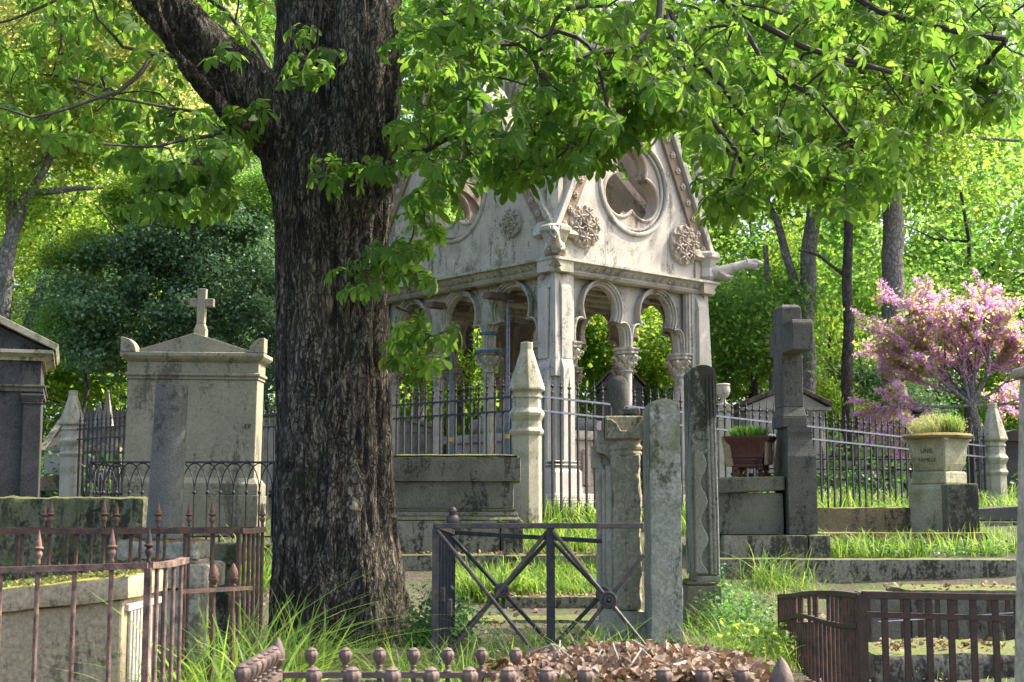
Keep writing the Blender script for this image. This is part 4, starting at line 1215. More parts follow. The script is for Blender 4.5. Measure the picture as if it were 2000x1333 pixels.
# ================================================================== steles and broken pillar
def pillar():
    Y = 10.0; z = lambda p: ZZ(p, Y); x = lambda p: XX(p, 1000, Y)
    t = thing('broken_pillar', (x(1215), Y, .33), 'broken cream gothic pillar fragment with springing arch mouldings behind the iron gate', 'pillar')
    b = MB()
    b.rough(x(1197), x(1252), Y, Y + .22, z(1195), z(884), res=.022, amp=.016, rnd=.03, ns=5)
    b.build('shaft', M['pill'], t, smooth=True)
    b = MB()
    b.rough(x(1222), x(1250), Y - .02, Y + .06, z(1190), z(888), res=.02, amp=.02, rnd=.015, ns=7)
    b.build('split_face', M['pill'], t, smooth=True)
    b = MB()
    for i, (px, dy, r) in enumerate(((1176, .20, .03), (1184, .12, .022), (1192, .06, .026), (1181, .28, .03))):
        b.tube([(x(px), Y + dy, z(1200)), (x(px), Y + dy, z(905 + 6 * (3 - i)))], r, 10)
    b.build('shaft_mouldings', M['limeg'], t, smooth=True)
    b = MB(); cx = x(1225)
    b.lathe([(.098, z(892)), (.118, z(889)), (.122, z(884)), (.108, z(881)), (.122, z(877)), (.126, z(872)), (.105, z(868)), (.11, z(862)), (.15, z(850))], (cx, Y + .09), 8, rot=PI / 8)
    b.build('necking', M['pill'], t, bevel=.005)
    b = MB()
    # block with a scooped front
    b.prism([(x(1184), z(858)), (x(1258), z(858)), (x(1258), z(812)), (x(1184), z(812))], Y + .03, Y + .3)
    b.prism([(x(1184), z(858)), (x(1258), z(858)), (x(1258), z(820)), (x(1247), z(828)), (x(1240), z(842)), (x(1213), z(842)), (x(1206), z(828)), (x(1196), z(820)), (x(1184), z(818))], Y - .05, Y + .028)
    b.build('impost_block', M['pill'], t, bevel=.01)
    # stepped arch mouldings springing to the left and back
    for (w0, dy, zt_, rr) in ((1184, .06, 812, .0), (1170, .16, 838, .02), (1160, .26, 868, .03)):
        b = MB()
        pts = [(x(w0), z(zt_))] + [(x(w0), z(zt_ + 44))] + [(x(w0) + (x(1206) - x(w0)) * math.sin(a), z(zt_ + 44) - (z(zt_ + 44) - z(925)) * (1 - math.cos(a))) for a in np.linspace(.1, PI / 2, 8)] + [(x(1206), z(zt_))]
        b.prism(pts, Y + dy, Y + dy + .12)
        b.build('arch_spring', M['limeg'], t, bevel=.006)
    b = MB(); b.rough(x(1172), x(1258), Y - .05, Y + .36, z(1218), z(1194), res=.03, amp=.004); b.rough(x(1158), x(1262), Y - .09, Y + .4, .2, z(1217), res=.03, amp=.006); b.build('base', M['limeg'], t, smooth=True)
    return t
pillar()
b = MB(); Yu = 10.15; c = (XX(1208, 770, Yu), Yu); z = lambda p: ZZ(p, Yu)
b.lathe([(.05, z(811)), (.042, z(803)), (.04, z(799)), (.055, z(793)), (.068, z(780)), (.072, z(765)), (.068, z(750)), (.052, z(740)), (.028, z(735)), (.008, z(734))], c, 20)
b.rough(c[0] + .02, c[0] + .15, Yu - .04, Yu + .08, z(811), z(797), res=.015, amp=.012)
setp(b.build('stone_urn', M['granite'], None, smooth=True), 'egg shaped mossy stone urn sitting on the broken pillar', 'urn')

def rounded_top(z_top, x0, x1, rad):
    def f(w):
        d = 0
        if w.z > z_top - rad:
            k = (w.z - (z_top - rad)) / rad
            cx = (x0 + x1) / 2
            w = Vector((cx + (w.x - cx) * (1 - .16 * k ** 3), w.y, w.z - .03 * k * abs((w.x - cx) / (x1 - x0) * 2) ** 2))
        return w
    return f
Y = 9.5; x0, x1 = XX(1270, 1000, Y), XX(1332, 1000, Y); zt = ZZ(777, Y)
b = MB()
b.rough(x0, x1, Y, Y + .5, .12, zt, res=.02, amp=.007, rnd=.010, ns=5, shape=rounded_top(zt, x0, x1, .14))
o = b.build('weathered_stele', M['slab'], None, smooth=True); setp(o, 'pale weathered stele with rounded top directly right of the broken pillar', 'stele')
def stele2():
    Y = 11.0; z = lambda p: ZZ(p, Y); x = lambda p: XX(p, 950, Y)
    t = thing('draped_stele', (x(1375), Y, .35), 'tall dark topped stele carved with hanging drapery on a stone pedestal', 'stele')
    zt = z(712)
    b = MB(); b.rough(x(1351), x(1403), Y, Y + .45, z(1126), zt, res=.022, amp=.004, rnd=.012, ns=5, shape=rounded_top(zt, x(1351), x(1403), .07)); b.build('slab', M['stele'], t, smooth=True)
    b = MB()
    # drapery: overlapping cloth folds with a wavy edge
    nz = 40
    pts = []
    for i in range(nz + 1):
        f = i / nz; zz = z(1120) + (z(882) - z(1120)) * f
        w = .036 + .030 * math.sin(f * 3.6 * 2 * PI * .9 + 2.2) * (1 - .2 * f)
        pts.append((zz, w))
    xl = x(1359)
    poly = [(xl - .014, p[0]) for p in pts] + [(xl + .02 + p[1], p[0]) for p in reversed(pts)]
    b.prism(poly[::-1], Y - .05, Y + .004)
    b.build('draped_cloth', M['stele'], t, bevel=.006)
    b = MB()
    for px, r in ((1387, .016), (1394, .016), (1400, .012)):
        b.tube([(x(px), Y - .012, z(1122)), (x(px) - .004, Y - .014, z(1000)), (x(px) - .01, Y - .012, z(890)), (x(px) - .014, Y - .004, z(780)), (x(px) - .016, Y, z(730))], [r, r * 1.1, r, r * .8, r * .3], 8)
    b.tube([(x(1362), Y - .004, z(882)), (x(1372), Y - .012, z(886)), (x(1385), Y - .012, z(878)), (x(1388), Y - .004, z(862)), (x(1376), Y, z(852)), (x(1376), Y, z(800))], [.014, .016, .016, .012, .008, .004], 6)
    b.build('carved_folds', M['stele'], t, smooth=True)
    b = MB(); b.rough(x(1356), x(1405), Y - .03, Y + .46, z(1138), z(1124), res=.03, amp=.003); b.build('foot', M['stele'], t, smooth=True)
    b = MB(); b.rough(x(1337), x(1405), Y - .06, Y + .5, z(1212), z(1143), res=.03, amp=.005); b.rough(x(1337), x(1402), Y - .05, Y + .5, z(1143), z(1138), res=.04, amp=.008); b.rough(x(1332), x(1406), Y - .08, Y + .52, .2, z(1213), res=.03, amp=.006); b.build('pedestal', M['grey'], t, smooth=True)
stele2()
# pale pillar cut by the right edge
Y = 3.6
b = MB(); x0 = XX(1967, 1333, Y + .2) - .02; x1 = XX(1989, 730, Y + .2) ; zt = ZZ(726, Y)
b.hexa([(x0 - .006, Y, .05), (x0 + .22, Y, .05), (x0 + .22, Y + .2, .05), (x0 - .006, Y + .2, .05)], [(x1, Y, zt), (x1 + .2, Y, zt), (x1 + .2, Y + .2, zt), (x1, Y + .2, zt)])
b.box(x1 - .016, x1 + .22, Y - .015, Y + .215, zt, ZZ(706, Y))
setp(b.build('stone_pillar', M['pill'], None, bevel=.008), 'pale stone pillar with flat cap cut off by the right edge', 'pillar')

# ================================================================== broken column
def bcol():
    Y = 9.3; z = lambda p: ZZ(p, Y); c = (XX(320, 1040, Y), Y)
    t = thing('broken_column', (c[0], c[1], .25), 'smooth grey broken column on a mossy stone pedestal', 'column')
    b = MB()
    n = 40; zt = z(753); prof = [(.116, z(1046)), (.114, z(1030))]
    for i in range(1, 12): prof.append((.113 - .010 * i / 11, z(1030) + (zt - z(1030)) * i / 11))
    lean = .028
    vs, fs = [], []
    b.lathe(prof, (0, 0), n)
    b.v = [(c[0] + p[0] + lean * (p[2] - z(1046)), c[1] + p[1], p[2] + (.012 * noise.noise(Vector((p[0] * 14, p[1] * 14, 3))) if p[2] > zt - .01 else 0)) for p in b.v]
    b.build('shaft', M['column'], t, smooth=True)
    b = MB(); b.lathe([(.13, z(1056)), (.142, z(1052)), (.142, z(1046)), (.125, z(1040)), (.115, z(1038))], c, 32); b.build('base_ring', M['column'], t, smooth=True)
    b = MB(); b.rough(c[0] - .24, c[0] + .255, Y - .24, Y + .25, z(1091), z(1056), res=.018, amp=.022, rnd=.015, ns=11); b.build('plinth', M['slab'], t, smooth=True)
    b = MB(); b.rough(c[0] - .28, c[0] + .35, Y - .28, Y + .3, z(1148), z(1100), res=.025, amp=.012, rnd=.02, ns=9); b.rough(c[0] - .2, c[0] + .26, Y - .2, Y + .22, z(1102), z(1090), res=.03, amp=.01, rnd=.02); b.build('cap_block', M['pill'], t, smooth=True)
    b = MB(); b.rough(c[0] - .25, c[0] + .29, Y - .24, Y + .25, .15, z(1148), res=.04, amp=.004, rnd=.012); b.build('pedestal', M['limeg'], t, smooth=True)
bcol()
Y = 10.0
b = MB(); b.rough(XX(402, 1100, Y), XX(461, 1100, Y), Y, Y + .35, ZZ(1105, Y), ZZ(1062, Y), res=.025, amp=.006); b.rough(XX(405, 1100, Y), XX(449, 1100, Y), Y + .02, Y + .33, .2, ZZ(1105, Y), res=.03, amp=.004); 
o = setp(b.build('stone_block', M['mossy'], None, smooth=True), 'narrow upright block with mossy cap right of the broken column', 'block')

# ================================================================== slanted tomb at lower left
def tomb_left():
    Y = 6.0; xr = XX(240, 1165, Y)
    t = thing('slanted_tomb', (xr - .5, Y, .1), 'tan stone tomb with a sloping moss covered lid behind the rusty railing', 'tomb')
    x0 = xr - 1.3; dz = .105
    L = lambda x_, z_: z_ - (xr - x_) * dz
    d = .62; zb = ZZ(1172, Y)
    b = MB(); b.hexa([(x0, Y, -.1), (xr, Y, -.1), (xr, Y + d, -.1), (x0, Y + d, -.1)], [(x0, Y, L(x0, zb)), (xr, Y, zb), (xr, Y + d, zb), (x0, Y + d, L(x0, zb))]); b.build('chest', M['tan'], t, bevel=.012)
    b = MB(); e = .035; h = .10
    def sh(w): return Vector((w.x, w.y, L(w.x, w.z)))
    b.rough(x0, xr + e, Y - e, Y + d + e, zb, zb + h, res=.025, amp=.007, rnd=.015, shape=sh); lid = b.build('lid', M['tan'], t, smooth=True)
    # end face: fluted panel, its paler colour stands for sunlight on this side
    b = MB()
    for i in range(9):
        y = Y + .08 + i * .055
        b.box(xr + .002, xr + .016, y, y + .03, 0, zb - .05)
    b.box(xr + .001, xr + .02, Y + .03, Y + d - .03, zb - .05, zb - .02)
    b.build('fluted_end', M['lime'], t, bevel=.004)
    return t, x0, xr, Y, d, zb + h, dz
TL = tomb_left()

# ================================================================== railings near the camera
def spear_finial(s=1.0):
    b = MB(); b.lathe([(.010 * s, 0), (.013 * s, .012 * s), (.010 * s, .022 * s), (.012 * s, .03 * s), (.019 * s, .045 * s), (.021 * s, .058 * s), (.015 * s, .068 * s), (.012 * s, .072 * s), (.026 * s, .082 * s), (.026 * s, .087 * s), (.017 * s, .092 * s), (.013 * s, .12 * s), (.001, .175 * s)], n=12)
    return b
def knob_finial(s=1.0):
    b = MB()
    lob = lambda a, z: 1 + (.06 * math.cos(8 * a) if z > .03 * s else 0)
    b.lathe([(.019 * s, 0), (.020 * s, .006 * s), (.011 * s, .012 * s), (.010 * s, .022 * s), (.015 * s, .028 * s), (.012 * s, .034 * s), (.017 * s, .045 * s), (.026 * s, .06 * s), (.031 * s, .078 * s), (.030 * s, .092 * s), (.024 * s, .098 * s), (.022 * s, .102 * s), (.024 * s, .106 * s), (.010 * s, .115 * s), (.002, .117 * s)], n=32, fn=lob)
    return b
def pine_finial(s=1.0):
    b = MB()
    sc = lambda a, z: 1 + .06 * math.cos(7 * a + z * 160)
    b.lathe([(.024 * s, 0), (.026 * s, .008 * s), (.014 * s, .016 * s), (.016 * s, .025 * s), (.030 * s, .035 * s), (.038 * s, .055 * s), (.040 * s, .062 * s), (.034 * s, .064 * s), (.037 * s, .08 * s), (.035 * s, .10 * s), (.028 * s, .125 * s), (.016 * s, .15 * s), (.003, .168 * s)], n=32, fn=sc)
    return b
def railing(name, lab, a, c, zt0, zt1, foot, sp, mat, t=None, barw=.016, fin=None, finevery=1, finoff=0, railh=.022, railw=.03, skipends=False, lowrail=None, fmat=None, off=0.0):
    if t is None: t = thing(name, Vector((((a + c) / 2).x, ((a + c) / 2).y, foot)), lab, 'railing')
    d = (c - a).normalized(); n = Vector((-d.y, d.x, 0)) * railw / 2; L = (c - a).length
    def rail(z0, z1, h):
        b = MB(); p, q = Vector((a.x, a.y, z0)), Vector((c.x, c.y, z1)); k = Vector((0, 0, h))
        # slightly sagging rail in segments
        m = 6
        for i in range(m):
            u0, u1 = p.lerp(q, i / m), p.lerp(q, (i + 1) / m)
            u0.z += -.006 * math.sin(PI * i / m); u1.z += -.006 * math.sin(PI * (i + 1) / m)
            b.hexa([u0 - n, u1 - n, u1 + n, u0 + n], [u0 - n + k, u1 - n + k, u1 + n + k, u0 + n + k])
        b.build('rail', mat, t)
    rail(zt0 - railh, zt1 - railh, railh)
    if lowrail is not None: rail(lowrail[0], lowrail[1], railh * .9)
    rail(foot + .1, foot + .1, .016)
    h = (zt0 + zt1) / 2 - railh - foot
    bm_ = MB(); bm_.tube([(0, 0, 0), (0, 0, h)], barw * .5, 8) if mat is not M['rustd'] else bm_.box(-barw / 2, barw / 2, -barw * .3, barw * .3, 0, h)
    me = mesh_only(bm_, 'bar', mat, mat is not M['rustd'])
    nb = int(round((L - 2 * off) / sp))
    fm = mesh_only(fin, 'finial', fmat or mat, True) if fin is not None else None
    for i in range(nb + 1):
        f = (off + i * sp) / L
        if f > 1.001: break
        p = a.lerp(c, f); zt = zt0 + (zt1 - zt0) * f
        bb = place_mesh('bar', me, (p.x, p.y, zt - railh - h), t, math.atan2(d.y, d.x))
        bb.scale.z = 1
        if fm is not None and (i + finoff) % finevery == 0:
            fo = place_mesh('finial', fm, (p.x, p.y, zt), t, random.uniform(0, 1))
            fo.rotation_euler = (random.uniform(-.05, .05), random.uniform(-.05, .05), random.uniform(0, 1))
    return t
# 1 near rusty spear railing
Y = 5.2
pA = Vector((XX(290, 1095, Y), Y, 0)); pL = Vector((XX(290, 1095, Y) - .13 * 11 - .0, Y - .05, 0))
t = railing('spear_railing', 'pinkish rusty iron railing with spear finials in front of the slanted tomb', pA, pL, 1.02, .99, -.05, .1305, M['rustl'], barw=.017, fin=spear_finial(.70), finevery=2, finoff=1, railw=.035)
pB = Vector((pA.x, 5.78, 0))
railing('', '', pA, pB, 1.02, 1.02, -.05, .13, M['rustl'], t=t, barw=.017, railw=.035)
b = MB(); b.box(pA.x - .012, pA.x + .012, pA.y - .012, pA.y + .012, -.05, 1.0); b.build('corner_post', M['rustl'], t)
fo = mesh_only(spear_finial(.72), 'finial', M['rustd'], True); place_mesh('finial', fo, (pA.x, pA.y, 1.02), t)
# 2 second railing behind
Y = 7.6
qA = Vector((XX(468, 1030, Y), Y, 0)); qL = Vector((qA.x - 2.1, Y, 0)); qB = Vector((qA.x, 8.3, 0))
t = railing('spear_railing', 'dark rusty iron railing with spear finials around the broken column', qA, qL, 1.115, 1.12, .1, .1425, M['rust'], barw=.02, fin=spear_finial(.84), finevery=2, finoff=0 if False else 1, railw=.04, railh=.028)
railing('', '', qA, qB, 1.115, 1.115, .1, .14, M['rust'], t=t, barw=.022, railw=.04, railh=.028)
railing('', '', Vector((qL.x, 8.3, 0)), qB, 1.115, 1.115, .1, .14, M['rust'], t=t, barw=.018, railw=.03, fin=spear_finial(.8), finevery=3)
# 3 low rail with acorn finials
Y = 6.4
rA, rC = Vector((XX(358, 1155, Y), Y, 0)), Vector((XX(468, 1160, Y), Y + .3, 0))
t = thing('low_railing', (rA.x, rA.y, .1), 'short low rusty rail with two acorn finials beside the broken column pedestal', 'railing')
b = MB(); b.hexa([(rA.x, rA.y - .012, .842), (rC.x, rC.y - .012, .842), (rC.x, rC.y + .012, .842), (rA.x, rA.y + .012, .842)], [(rA.x, rA.y - .012, .86), (rC.x, rC.y - .012, .86), (rC.x, rC.y + .012, .86), (rA.x, rA.y + .012, .86)]); b.build('rail', M['rust'], t)
fm = mesh_only(pine_finial(.62), 'finial', M['rust'], True)
for px in (417, 455):
    xx = XX(px, 1150, Y + .15 + (px - 417) * .003); yy = Y + .15 + (px - 417) * .003
    b = MB(); b.tube([(xx, yy, .1), (xx, yy, .842)], .010, 8); bb = b.build('bar', M['rust'], t, smooth=True)
    place_mesh('finial', fm, (xx, yy, .861), bb)
# 4 knob railing at the bottom
t = thing('knob_railing', (0, 4.8, 0), 'low rusty grave railing with rows of ribbed urn knobs at the bottom edge', 'railing')
cK = Vector((-.835, 5.2, 0))
kn = mesh_only(knob_finial(.74), 'knob', M['knob'], True); kn2 = mesh_only(knob_finial(.84), 'knob', M['knob'], True)
zk = .634
def krail(a, c, z0, w=.03):
    b = MB(); d = (c - a).normalized(); n = Vector((-d.y, d.x, 0)) * w / 2
    b.hexa([a - n + Vector((0, 0, z0 - .02)), c - n + Vector((0, 0, z0 - .02)), c + n + Vector((0, 0, z0 - .02)), a + n + Vector((0, 0, z0 - .02))], [a - n + Vector((0, 0, z0)), c - n + Vector((0, 0, z0)), c + n + Vector((0, 0, z0)), a + n + Vector((0, 0, z0))])
    b.build('rail', M['knob'], t)
fR = Vector((.86, 4.5, 0)); bR = Vector((.86, 5.2, 0)); fLl = Vector((-.835, 4.5, 0))
krail(cK, bR, zk); krail(cK, fLl, zk, .045); krail(fLl, fR, zk - .005); krail(fR, bR, zk - .02)
bmE = MB(); bmE.tube([(0, 0, 0), (0, 0, zk - .02)], .009, 8); bme = mesh_only(bmE, 'bar', M['knob'], True)
for i in range(1, 14):
    p = cK.lerp(bR, i * .1215 / 1.7)
    if i > 7: break
    place_mesh('knob', kn, (p.x, p.y, zk), t, random.random()); place_mesh('bar', bme, (p.x, p.y, 0), t)
for i in range(1, 8):
    p = cK.lerp(fLl, i / 7.3); place_mesh('knob', kn2, (p.x, p.y, zk + .002), t, random.random()); place_mesh('bar', bme, (p.x, p.y, 0), t)
for k, px in enumerate((613, 689, 766, 842, 917, 993, 1068, 1144, 1297, 1374, 1450)):
    Yk = 4.5; xx = XX(px, 1300, Yk)
    place_mesh('knob', kn2, (xx, Yk, zk - .005), t, random.random()); place_mesh('bar', bme, (xx, Yk, -.005), t)
pf = mesh_only(pine_finial(.72), 'pine_cone_finial', M['knob'], True)
place_mesh('pine_cone_finial', pf, (cK.x, cK.y, zk + .0), t)
pf2 = mesh_only(pine_finial(1.08), 'pine_cone_finial', M['knob'], True)
place_mesh('pine_cone_finial', pf2, (XX(1526, 1300, 4.5), 4.5, zk - .06), t)
for p in (cK, fR, bR, fLl):
    b = MB(); b.box(p.x - .014, p.x + .014, p.y - .014, p.y + .014, -.05, zk - .03); b.build('corner_post', M['knob'], t)

# 5 brown bar railing lower right
X0 = XX(1683, 1155, 7.1)
t = thing('bar_railing', (X0 + .5, 7.5, .1), 'brown iron bar railing enclosing broken slabs at the lower right', 'railing')
a = Vector((X0, 7.1, 0)); c = Vector((X0 + 1.4, 7.1, 0))
railing('', '', a, c, .815, .80, -.05, .108, M['rustd'], t=t, barw=.030, railw=.03, railh=.03, lowrail=(.69, .665))
# side panel, sagging and buckled
pts = []
ns = 26
meb = {}
tops = []
for i in range(ns):
    f = i / (ns - 1)
    p = Vector((X0 + (-.005 + .05 * f) + .012 * math.sin(f * 9), 7.15 + f * 2.4, 0))
    ztp = .80 - .125 * f + .014 * math.sin(f * PI * 1.35 + .2)
    tops.append((p, ztp))
b1, b2 = MB(), MB()
for i in range(ns - 1):
    for (bb, dz, h) in ((b1, 0, .026), (b2, -.145, .024)):
        (p, z0), (q, z1) = tops[i], tops[i + 1]; w = Vector((.016, 0, 0))
        dz0 = dz - .02 * math.sin(i / (ns - 1) * PI * 2.2) if dz else 0
        dz1 = dz - .02 * math.sin((i + 1) / (ns - 1) * PI * 2.2) if dz else 0
        g = lambda v, z_: Vector((v.x, v.y, z_))
        bb.hexa([g(p, z0 + dz0 - h) - w, g(q, z1 + dz1 - h) - w, g(q, z1 + dz1 - h) + w, g(p, z0 + dz0 - h) + w], [g(p, z0 + dz0) - w, g(q, z1 + dz1) - w, g(q, z1 + dz1) + w, g(p, z0 + dz0) + w])
b1.build('rail', M['rustd'], t); b2.build('rail', M['rustd'], t)
for i, (p, ztp) in enumerate(tops):
    b = MB(); b.tube([(p.x, p.y, -.02), (p.x, p.y, ztp - .026 - (.15 if i in (9, 10, 12, 14, 15, 17, 18) else 0))], .0125, 8); b.build('bar', M['rust'], t, smooth=True)
b = MB(); b.box(a.x - .022, a.x + .022, a.y - .014, a.y + .014, -.05, .80); b.build('corner_post', M['rustd'], t)
qa, qc = Vector((tops[-1][0].x, 9.55, 0)), Vector((tops[-1][0].x + 1.9, 9.55, 0))
railing('', '', qa, qc, .665, .66, -.0, .115, M['rustd'], t=t, barw=.030, railw=.03, railh=.03)
b = MB(); b.tube([(X0 + .1, 7.2, .66), (X0 + .5, 7.4, .665), (X0 + 1.1, 7.5, .70), (X0 + 1.4, 7.4, .72)], .004, 5)
setp(b.build('fallen_rod', M['railp'], None), 'thin fallen rod lying through the brown bar railing', 'rod')
# tomb pieces inside
Y = 8.3
b = MB(); b.rough(XX(1700, 1280, Y) + .02, XX(2120, 1280, Y), Y, Y + .9, .05, ZZ(1276, Y), res=.05, amp=.025, rnd=.04, ns=4)
setp(b.build('broken_slab', M['step'], None, smooth=True), 'low broken grave slab littered with leaves inside the brown railing', 'slab')
Y = 10.0
b = MB(); b.rough(XX(1780, 1200, Y), XX(2100, 1200, Y), Y, Y + .7, .2, ZZ(1152, Y), res=.05, amp=.01, rnd=.02); b.rough(XX(1700, 1200, Y), XX(1770, 1200, Y), Y - .02, Y + .5, .2, ZZ(1160, Y), res=.05, amp=.01, rnd=.02)
setp(b.build('grave_block', M['grey'], None, smooth=True), 'grey grave block at the back of the brown railing enclosure', 'tomb')

# ================================================================== iron gate panels with crossed rods
def gate():
    Yf, Yb = 8.0, 9.4
    xl = XX(850, 1100, Yf); zt = ZZ(1022, Yf); xm = XX(1075, 1100, Yf); xr = xm + (xm - xl); xc = XX(1257, 1100, Yf)
    t = thing('iron_enclosure', (xm, Yf, .3), 'black iron grave enclosure with crossed rods and round bosses beside the chestnut trunk', 'railing')
    zb = .34
    b = MB(); b.hexa([(xl, Yf - .02, zt - .03), (xc, Yf - .02, zt - .03), (xc, Yf + .02, zt - .03), (xl, Yf + .02, zt - .03)], [(xl, Yf - .02, zt), (xc, Yf - .02, zt), (xc, Yf + .02, zt), (xl, Yf + .02, zt)]); b.build('top_rail', M['castiron'], t, bevel=.004)
    for xx, w in ((xl, .034), (xm, .044)):
        b = MB(); b.box(xx - w / 2, xx + w / 2, Yf - .012, Yf + .012, .2, zt - .03); b.build('post', M['iron'] if xx != xl else M['castiron'], t)
    def X(x0, x1, Y, za, zb_, mat, boss, r=.012, clip=99):
        for k, (p, q) in enumerate((((x0, za), (x1, zb_)), ((x1, za), (x0, zb_)))):
            if max(p[0], q[0]) > clip:
                f = (clip - p[0]) / (q[0] - p[0]); c_ = (clip, p[1] + (q[1] - p[1]) * f)
                p, q = (p, c_) if q[0] > p[0] else (c_, q)
            b = MB(); b.tube([(p[0], Y + (.012 if k else -.012), p[1]), (q[0], Y + (.012 if k else -.012), q[1])], r, 8); b.build('cross_rod', mat, t, smooth=True)
        if boss:
            cx, cz = (x0 + x1) / 2, (za + zb_) / 2; b = MB()
            Mx = Matrix.Translation((cx, Y - .02, cz)) @ Matrix.Rotation(PI / 2, 4, 'X')
            b2 = MB(Mx); b2.lathe([(.048, -.03), (.05, 0), (.05, .012), (.04, .016), (.038, .008), (.028, .008), (.026, .02), (.016, .02), (.014, .012), (.008, .02), (.001, .026)], n=28)
            b2.build('boss', M['castiron'], t, smooth=True)
    X(xl + .01, xm - .01, Yf, zt - .04, zb, M['castiron'], False); X(xm + .01, xr - .01, Yf, zt - .04, zb, M['castiron'], True, clip=xc)
    # rear panel, a little lower
    x0, x1 = XX(884, 1040, Yb), XX(1176, 1040, Yb - .35); zt2 = ZZ(1036, Yb); xm2 = XX(1076, 1100, Yb); zb2 = .36
    b = MB(); b.hexa([(x0, Yb - .018, zt2 - .028), (x1, Yb - .35 - .018, zt2 - .028 - .05), (x1, Yb - .35 + .018, zt2 - .028 - .05), (x0, Yb + .018, zt2 - .028)], [(x0, Yb - .018, zt2), (x1, Yb - .35 - .018, zt2 - .05), (x1, Yb - .35 + .018, zt2 - .05), (x0, Yb + .018, zt2)]); b.build('top_rail', M['iron'], t, bevel=.003)
    b = MB(); b.box(xm2 - .02, xm2 + .02, Yb - .19, Yb - .17, .2, zt2 - .06); b.build('post', M['iron'], t)
    X(x0, xm2, Yb - .1, zt2 - .04, zb2, M['iron'], True, .014); X(xm2, xm2 + (xm2 - x0), Yb - .28, zt2 - .06, zb2, M['iron'], True, .014, clip=x1)
    # side panel, closely set flat bars seen end on
    for i in range(6):
        f = i / 5; y = Yf + .05 + (Yb - Yf - .06) * f; xx = xl + (x0 - xl) * f
        b = MB(); b.box(xx - .010, xx + .010, y - .010, y + .010, .2, zt - .04 - .03 * f); b.build('side_bar', M['iron'], t)
    b = MB(); b.hexa([(xl - .015, Yf + .02, zt - .03), (x0 - .015, Yb, zt2 - .028), (x0 + .015, Yb, zt2 - .028), (xl + .015, Yf + .02, zt - .03)], [(xl - .015, Yf + .02, zt), (x0 - .015, Yb, zt2), (x0 + .015, Yb, zt2), (xl + .015, Yf + .02, zt)]); b.build('side_rail', M['castiron'], t)
    b = MB(); b.box(xl + .02, xl + .05, Yf + .1, Yf + .14, ZZ(1180, Yf), ZZ(1150, Yf)); b.build('hinge', M['castiron'], t, bevel=.006)
    b = MB(); b.box(x0 - .03, x0 + .01, Yb - .3, Yb - .25, ZZ(1200, Yb), ZZ(1165, Yb)); b.build('hinge', M['castiron'], t, bevel=.006)
    b = MB(); b.box(x0 - .018, x0 + .018, Yb - .018, Yb + .018, .2, zt2 + .01); b.lathe([(.02, zt2 + .01), (.022, zt2 + .02), (.014, zt2 + .028)], (x0, Yb), 12); b.build('post', M['iron'], t)
    b = MB(); b.ball((x0, Yb, zt2 + .065), .043, 20, 12); b.ball((x0, Yb, zt2 + .125), .026, 16, 10); b.lathe([(.012, zt2 + .10), (.03, zt2 + .104), (.012, zt2 + .108)], (x0, Yb), 14); b.build('ball_finial', M['castiron'], t, smooth=True)
gate()
# flat slab on the ground and the leaf covered one
b = MB(); zt = .42
b.hexa([(-1.13, 7.3, .25), (-.45, 7.3, .25), (-.40, 8.6, .25), (-1.2, 8.6, .25)], [(-1.13, 7.3, .37), (-.45, 7.3, .37), (-.40, 8.6, .40), (-1.2, 8.6, .40)])
setp(b.build('flat_slab', M['grey'], None, bevel=.012), 'flat grey grave slab lying in front of the chestnut trunk', 'slab')
b = MB(); b.rough(.02, .83, 4.62, 5.5, -.05, .63, res=.05, amp=.015, rnd=.04)
LEAFTOMB = setp(b.build('ivy_tomb', M['mossy'], None, smooth=True), 'raised grave chest buried under ivy and brown dead leaves at bottom centre', 'tomb')
b = MB(); b.tube([(.33, 4.66, .665), (.45, 4.70, .685), (.57, 4.76, .71)], .011, 8)
setp(b.build('bare_stick', M['wood'], None, smooth=True), 'pale bare stick lying on the dead leaves', 'stick')
# ================================================================== plants
def inst_mesh(name, tv, tf, Rm, t, s, tint, mat, parent=None, origin=(0, 0, 0), tintv=None):
    """many small leaves or blades as one mesh. tv (k,3), tf (m,4), Rm (n,3,3), t (n,3), s (n,)"""
    n, k, m = len(t), len(tv), len(tf)
    P_ = np.einsum('nij,kj->nki', Rm, tv) * s[:, None, None] + t[:, None, :] - np.array(origin)[None, None, :]
    P_ = P_.reshape(-1, 3).astype(np.float32)
    F_ = (tf[None, :, :] + (np.arange(n) * k)[:, None, None]).reshape(-1)
    me = bpy.data.meshes.new(name)
    me.vertices.add(n * k); me.vertices.foreach_set('co', P_.ravel())
    me.loops.add(n * m * 4); me.loops.foreach_set('vertex_index', F_.astype(np.int32))
    me.polygons.add(n * m); me.polygons.foreach_set('loop_start', np.arange(0, n * m * 4, 4, dtype=np.int32))
    try: me.polygons.foreach_set('loop_total', np.full(n * m, 4, dtype=np.int32))
    except Exception: pass
    me.polygons.foreach_set('use_smooth', np.ones(n * m, dtype=bool))
    at = me.attributes.new('tint', 'FLOAT', 'POINT')
    at.data.foreach_set('value', np.repeat(np.clip(tint, 0, 1), k).astype(np.float32))
    me.materials.append(mat); me.update()
    if parent is False: return me
    o = bpy.data.objects.new(name, me); COL.objects.link(o)
    o.parent = parent
    o.location = Vector(origin) - (org(parent) if parent else Vector((0, 0, 0)))
    ORG[o.name] = Vector(origin)
    return o
